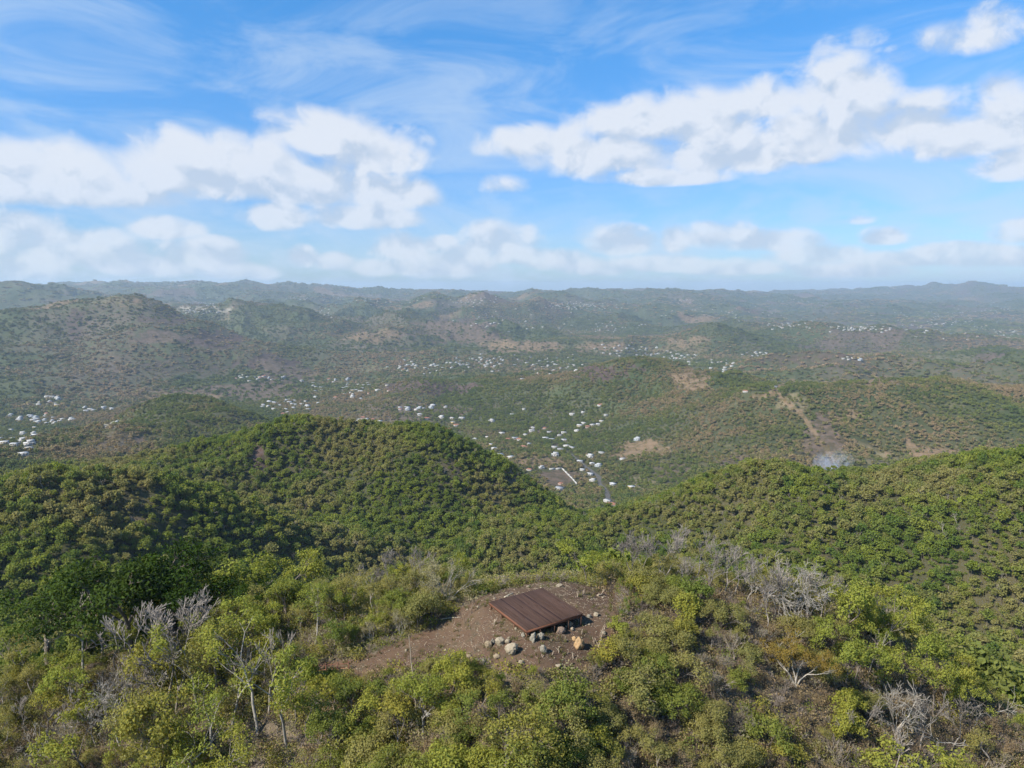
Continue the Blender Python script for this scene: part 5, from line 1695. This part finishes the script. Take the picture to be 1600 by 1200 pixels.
for i, (X, Y, hp, ln, r0, lb, fk) in enumerate([(1040, 610, 195, -.06, .035, 'tallest brown stake in the group left of the deck', 1), (1058, 470, 110, .05, .05, 'pale-topped stake at the upper edge of the clearing', 2), (968, 540, 90, .0, .03, 'thin dark stake behind the tallest stake', 1), (1000, 560, 80, -.2, .03, 'leaning stake left of the tallest stake', 1), (945, 560, 50, .1, .03, 'short stake at the left of the stake group', 1), (1058, 745, 55, .12, .06, 'light cut stump in the open dirt left of the boulders', 2),
                                               (1100, 820, 80, -.45, .04, 'dry leaning branch left of the tan boulder', 3), (625, 775, 40, -.1, .045, 'small stump at the foot of the path', 2), (980, 770, 60, .05, .02, 'thin stick left of the leaning dry branch', 1), (335, 800, 30, .0, .04, 'stub beside the pale multi-stemmed tree', 1), (880, 590, 60, .4, .03, 'bent stick by the thicket edge', 2), (1175, 740, 60, .0, .03, 'short stick behind the tan boulder', 1), (990, 900, 60, .5, .03, 'dry sticks beside the tan stone', 3)]):
    px, py = Z3(X, Y)
    sticks('wooden_stake' if 'stake' in lb else 'cut_stem', px, py, hp / 6.0, ln, r0, M_STAKE if 'stake' in lb else M_CUT, lb, 'wooden stakes left of the deck' if 'stake' in lb else 'cut stems left in the clearing', fk, 340 + i)

# a tall thin bare pole rising in front of the path
x, y = at(655, 47.8)
z = float(ground(x, y))
zt = CAM_Z - 48.2 * row_tan(993) - z
px_t, _ = at(642, 48.2)
rg = np.random.default_rng(77)
P = [np.array([(px_t - x) * t, 0.4 * t, -.2 + (zt + .2) * t]) + (rg.normal(size=3) * .025 if 0 < t < 1 else 0) for t in np.linspace(0, 1, 9)]
v, f = tubes(P[:-1], P[1:], np.linspace(.055, .025, 9)[:-1], np.linspace(.055, .025, 9)[1:], 6)
obj('slender_pole', mesh_np('slender_pole', v, f, [M_CUT], smooth=True), None, (x, y, z), label='tall slender bare pole standing in front of the path', category='pole')


def log(name, px0, py0, px1, py1, r, mat, label, lift=0.0):
    a, b = hit(px0, py0, 40), hit(px1, py1, 40)
    if a is None or b is None or a[1] > 80 or b[1] > 80:
        return
    a, b = np.array(a) + [0, 0, r * .8 + lift], np.array(b) + [0, 0, r * .8 + lift]
    rg = np.random.default_rng(int(px0))
    t = np.linspace(0, 1, 6)
    P = [a + (b - a) * k + rg.normal(size=3) * r * .25 for k in t]
    v, f = tubes(P[:-1], P[1:], [r * (1.05 - .1 * k) for k in range(5)], [r * (.95 - .1 * k) for k in range(5)], 8)
    o0 = np.mean(np.array(P), 0)
    c0, c1 = 0, 4 * 16 + 8
    caps = np.array([[c0 + 3, c0 + 2, c0 + 1, c0], [c0 + 5, c0 + 4, c0 + 3, c0], [c0 + 7, c0 + 6, c0 + 5, c0], [c1, c1 + 1, c1 + 2, c1 + 3], [c1, c1 + 3, c1 + 4, c1 + 5], [c1, c1 + 5, c1 + 6, c1 + 7]])
    obj(name, mesh_np(name, v - o0, np.concatenate([f, caps]), [mat]), None, tuple(o0), label=label, category='log')


M_PLANK = simple_mat('pale_cut_wood', (.58, .50, .36), 0.2, 5.0, 0.8)
log('fallen_log', *ZX(325, 475), *ZX(388, 500), .10, M_PLANK, 'pale cut log lying beside the left edge of the deck')
log('fallen_log', *ZX(300, 270), *ZX(380, 228), .06, M_PLANK, 'pale pole lying behind the back left deck edge')
log('fallen_log', *ZX(1190, 255), *ZX(1260, 245), .09, M_CUT, 'weathered log lying at the back right of the clearing')
log('fallen_log', *ZX(1150, 690), *ZX(1210, 690), .06, M_STAKE, 'dark branch lying near the dead crooked trunk')
log('fallen_log', *Z3(770, 525), *Z3(960, 510), .06, M_CUT, 'long thin log at the edge of the thicket left of the stakes')

# low rail fence at the left end of the path
Z4 = lambda X, Y: (300 + X / 5.454, 980 + Y / 5.454)
p0, p1 = hit(*Z4(1030, 392), 40), hit(*Z4(1345, 372), 40)
fe = empty('rail_fence', p0, 0, category='fence', label='low reddish pole fence along the left end of the path')
M_RAIL = simple_mat('reddish_pole', (.36, .17, .085), 0.3, 5.0, 0.85)
M_RAILD = simple_mat('dark_red_post', (.17, .075, .05), 0.3, 5.0, 0.85)
dv = np.array(p1) - np.array(p0)
for lift in (.22, .62):
    v, f = tubes([np.array([0, 0, lift]), dv * .5 + [0, 0, lift + .05]], [dv * .5 + [0, 0, lift + .05], dv + [0, 0, lift + .02]], [.035, .032], [.032, .028], 6)
    obj('rail', mesh_np('rail', v, f, [M_RAIL if lift < .5 else M_RAILD]), fe)
for k in (0.03, 0.36, 0.68, 0.97):
    b_ = dv * k
    v, f = tubes([b_ + [0, -.05, -.3]], [b_ + [0.02, -.05, .85]], [.045], [.04], 6)
    obj('fence_post', mesh_np('fence_post', v, np.concatenate([f, np.array([[6, 7, 8, 9], [6, 9, 10, 11]])]), [M_RAILD]), fe)

# ------------------------------------------------------------------ litter, pebbles and tufts in the clearing
def in_clear(n, margin=0.1):
    lo, hi = CLEAR.min(0), CLEAR.max(0)
    q = rng.uniform(lo, hi, (n, 2))
    q = q[poly_sd(q[:, 0], q[:, 1], CLEAR) < -margin]
    return q


q = in_clear(2600)
n = len(q)
a_ = rng.uniform(0, PI, n)
L = rng.uniform(.1, .55, n)
z0 = ground(q[:, 0], q[:, 1])
dirv = np.stack([np.cos(a_), np.sin(a_), rng.normal(0, .12, n)], 1) * (L / 2)[:, None]
c = np.stack([q[:, 0], q[:, 1], z0 + .025], 1)
v, f = tubes(c - dirv, c + dirv, np.full(n, .013), np.full(n, .008), 3)
obj('twig_litter', mesh_np('twig_litter', v, f, [M_CUT]), kind='stuff', label='dry twigs littering the bare dirt of the clearing', category='twigs')
q = in_clear(1500)
n = len(q)
v1, f1_ = unit_ico(1)
sz = rng.uniform(.02, .075, n) * (1 + (rng.random(n) < .06) * 1.2)
C = np.stack([q[:, 0], q[:, 1], ground(q[:, 0], q[:, 1]) + sz * .3], 1)
V = (v1[None] * (1 + rng.normal(0, .12, (n, len(v1), 1))) * sz[:, None, None] * np.array([1, 1, .7]) + C[:, None]).reshape(-1, 3)
F = (f1_[None] + (np.arange(n) * len(v1))[:, None, None]).reshape(-1, 3)
obj('pebbles', mesh_np('pebbles', V, F, [M_ROCK['pale']]), kind='stuff', label='small pale stones scattered over the clearing', category='pebbles')
q = in_clear(1500, 0.0)
gd = fbm(q[:, 0] * .5, q[:, 1] * .5, 3)
dd = np.hypot(q[:, 0] - 2.5, q[:, 1] - 52.8)
ed = -poly_sd(q[:, 0], q[:, 1], CLEAR)
q = q[(gd > .12) | (dd < 2.2) | (ed < .5)]
n = len(q)
zz = ground(q[:, 0], q[:, 1])
tb = np.repeat(np.stack([q[:, 0], q[:, 1], zz], 1), 10, 0)
hh = rng.uniform(.08, .32, len(tb))
bend = rng.normal(0, .12, (len(tb), 2))
jit = rng.normal(0, .08, (len(tb), 2))
wv = rng.uniform(.012, .03, len(tb))
an = rng.uniform(0, PI, len(tb))
A = tb + np.c_[jit, np.zeros(len(tb))]
side_ = np.c_[np.cos(an) * wv, np.sin(an) * wv, np.zeros(len(tb))]
T = A + np.c_[bend, hh]
V = np.stack([A - side_, A + side_, T + side_ * .3, T - side_ * .3], 1).reshape(-1, 3)
obj('grass_tufts', mesh_np('grass_tufts', V, np.arange(len(V)).reshape(-1, 4), [leaf_mat('grass_blades', (.110, .115, .034), (.130, .120, .044), (.165, .130, .066), .3)]), kind='stuff', label='short grass sprouting in the dirt of the clearing', category='grass')

# ------------------------------------------------------------------ labels for the knoll's plants: look, place, rank
ZONES = [
    ('on the crest right of the clearing', lambda x, y, px, py: 960 <= px < 1310 and y > 57.5),
    ('on the slope around the bronze tree', lambda x, y, px, py: 1130 <= px < 1310 and y > 50.5),
    ('on the slope right of the boulders', lambda x, y, px, py: 960 <= px < 1130 and y > 50),
    ('along the bottom edge, right of centre', lambda x, y, px, py: 960 <= px < 1310),
    ('on the right shoulder of the knoll', lambda x, y, px, py: px >= 1310 and y > 56.5),
    ('near the lower right corner', lambda x, y, px, py: px >= 1310),
    ('in the thicket behind the path', lambda x, y, px, py: 480 <= px < 960 and y > clear_y(px) and y < 64),
    ('behind the crest of the clearing', lambda x, y, px, py: 480 <= px < 960 and y >= 64),
    ('right below the boulders', lambda x, y, px, py: 690 <= px < 960 and y > 45.5),
    ('below the path', lambda x, y, px, py: 480 <= px < 690 and y > 45.5),
    ('along the bottom edge under the boulders', lambda x, y, px, py: 690 <= px < 960),
    ('along the bottom edge under the path', lambda x, y, px, py: 480 <= px < 690),
    ('on the far left crest', lambda x, y, px, py: px < 260 and y > 60),
    ('on the left crest by the dark pair', lambda x, y, px, py: px < 480 and y > 60),
    ('on the front slope left of the path', lambda x, y, px, py: 240 <= px < 480 and y > 51),
    ('at the foot of the pale twin trunks', lambda x, y, px, py: 240 <= px < 480),
    ('near the lower left corner', lambda x, y, px, py: True),
]
bz = {}
for (e, kind, x, y, h, special) in PLANTS:
    px, py = project(x, y, float(ground(x, y)))
    if special:
        e['label'] = special
    else:
        zone = next(zn for zn, fn in ZONES if fn(x, y, px, py))
        bz.setdefault((kind, zone), []).append((px, e))
    e['group'] = ('shrubs' if LOOK[kind][1] == 'shrub' else 'bare trees' if LOOK[kind][0] != 'leafy_tree' else 'leafy trees') + ' on the knoll'
for (kind, zone), lst in bz.items():
    lst.sort(key=lambda t: t[0])
    for j, (px, e) in enumerate(lst):
        w_ = '' if len(lst) == 1 else (', leftmost' if j == 0 else ', rightmost' if j == len(lst) - 1 else ', %s from left' % ORD[j])
        e['label'] = LOOK[kind][4] + ' ' + zone + w_


# ------------------------------------------------------------------ haze and smoke
def haze_box():
    b = Box()
    x0, x1, y0, y1, z0, z1 = -17500, 17500, -400, 17600, -260, float(GZ.max()) + 18
    b.add(((x0 + x1) / 2, (y0 + y1) / 2, (z0 + z1) / 2), (x1 - x0, y1 - y0, z1 - z0))
    m_, n, out = new_mat('air')
    pv = n.new('ShaderNodeVolumePrincipled')
    pv.inputs['Color'].default_value = (0.66, 0.83, 1.0, 1)
    pv.inputs['Density'].default_value = HAZE
    pv.inputs['Anisotropy'].default_value = 0.15
    n.put(out.inputs['Volume'], pv.outputs[0])
    return obj('haze', b.mesh('haze', [m_]), kind='stuff', label='pale blue haze hanging in the air over the far hills')


HAZE = 7.8e-5
haze_box()


def smoke():
    """thin bluish smoke of a brush fire rising behind the right spur"""
    q = px_dir(1296, 735)
    d = 640.0
    x = q[0] / q[1] * d
    z0 = float(ground(x, d))
    V, F = unit_ico(4)
    P = V.copy()
    # a leaning plume: narrow at the fire, wider and drifting right above
    t = (V[:, 2] + 1) / 2
    P[:, 0] = V[:, 0] * (9 + 17 * t) + 14 * t ** 1.3 - 4
    P[:, 1] = V[:, 1] * (7 + 10 * t)
    P[:, 2] = V[:, 2] * 21 + 17
    m_, n, out = new_mat('thin_smoke')
    tc = n.new('ShaderNodeTexCoord').outputs['Object']
    f = n.noise(n.vmath('MULTIPLY', tc, (1, 1, .7)), 0.11, 6.0, 0.65, dist=1.6)
    sp = n.new('ShaderNodeSeparateXYZ')
    n.put(sp.inputs[0], tc)
    hz = n.math('MULTIPLY', n.ramp(sp.outputs[2], 38, 8), n.ramp(sp.outputs[2], -6, 4))
    rad = n.vmath('LENGTH', n.vmath('MULTIPLY', n.vmath('SUBTRACT', tc, (4, 0, 15)), (1 / 24.0, 1 / 16.0, 1 / 24.0)))
    fall = n.ramp(rad, 1.0, 0.0, smooth=False)
    dens = n.math('MULTIPLY', n.math('MULTIPLY', n.ramp(f, 0.42, 0.68), hz), n.math('MULTIPLY', fall, 0.38))
    pv = n.new('ShaderNodeVolumePrincipled')
    pv.inputs['Color'].default_value = (0.80, 0.88, 1.0, 1)
    n.put(pv.inputs['Density'], dens)
    n.put(out.inputs['Volume'], pv.outputs[0])
    obj('smoke', mesh_np('smoke', P, F, [m_]), None, (x, d, z0), kind='stuff', label='thin bluish smoke rising from a brush fire behind the right spur', category='smoke')
    print('SMOKE', x, d, z0)


smoke()
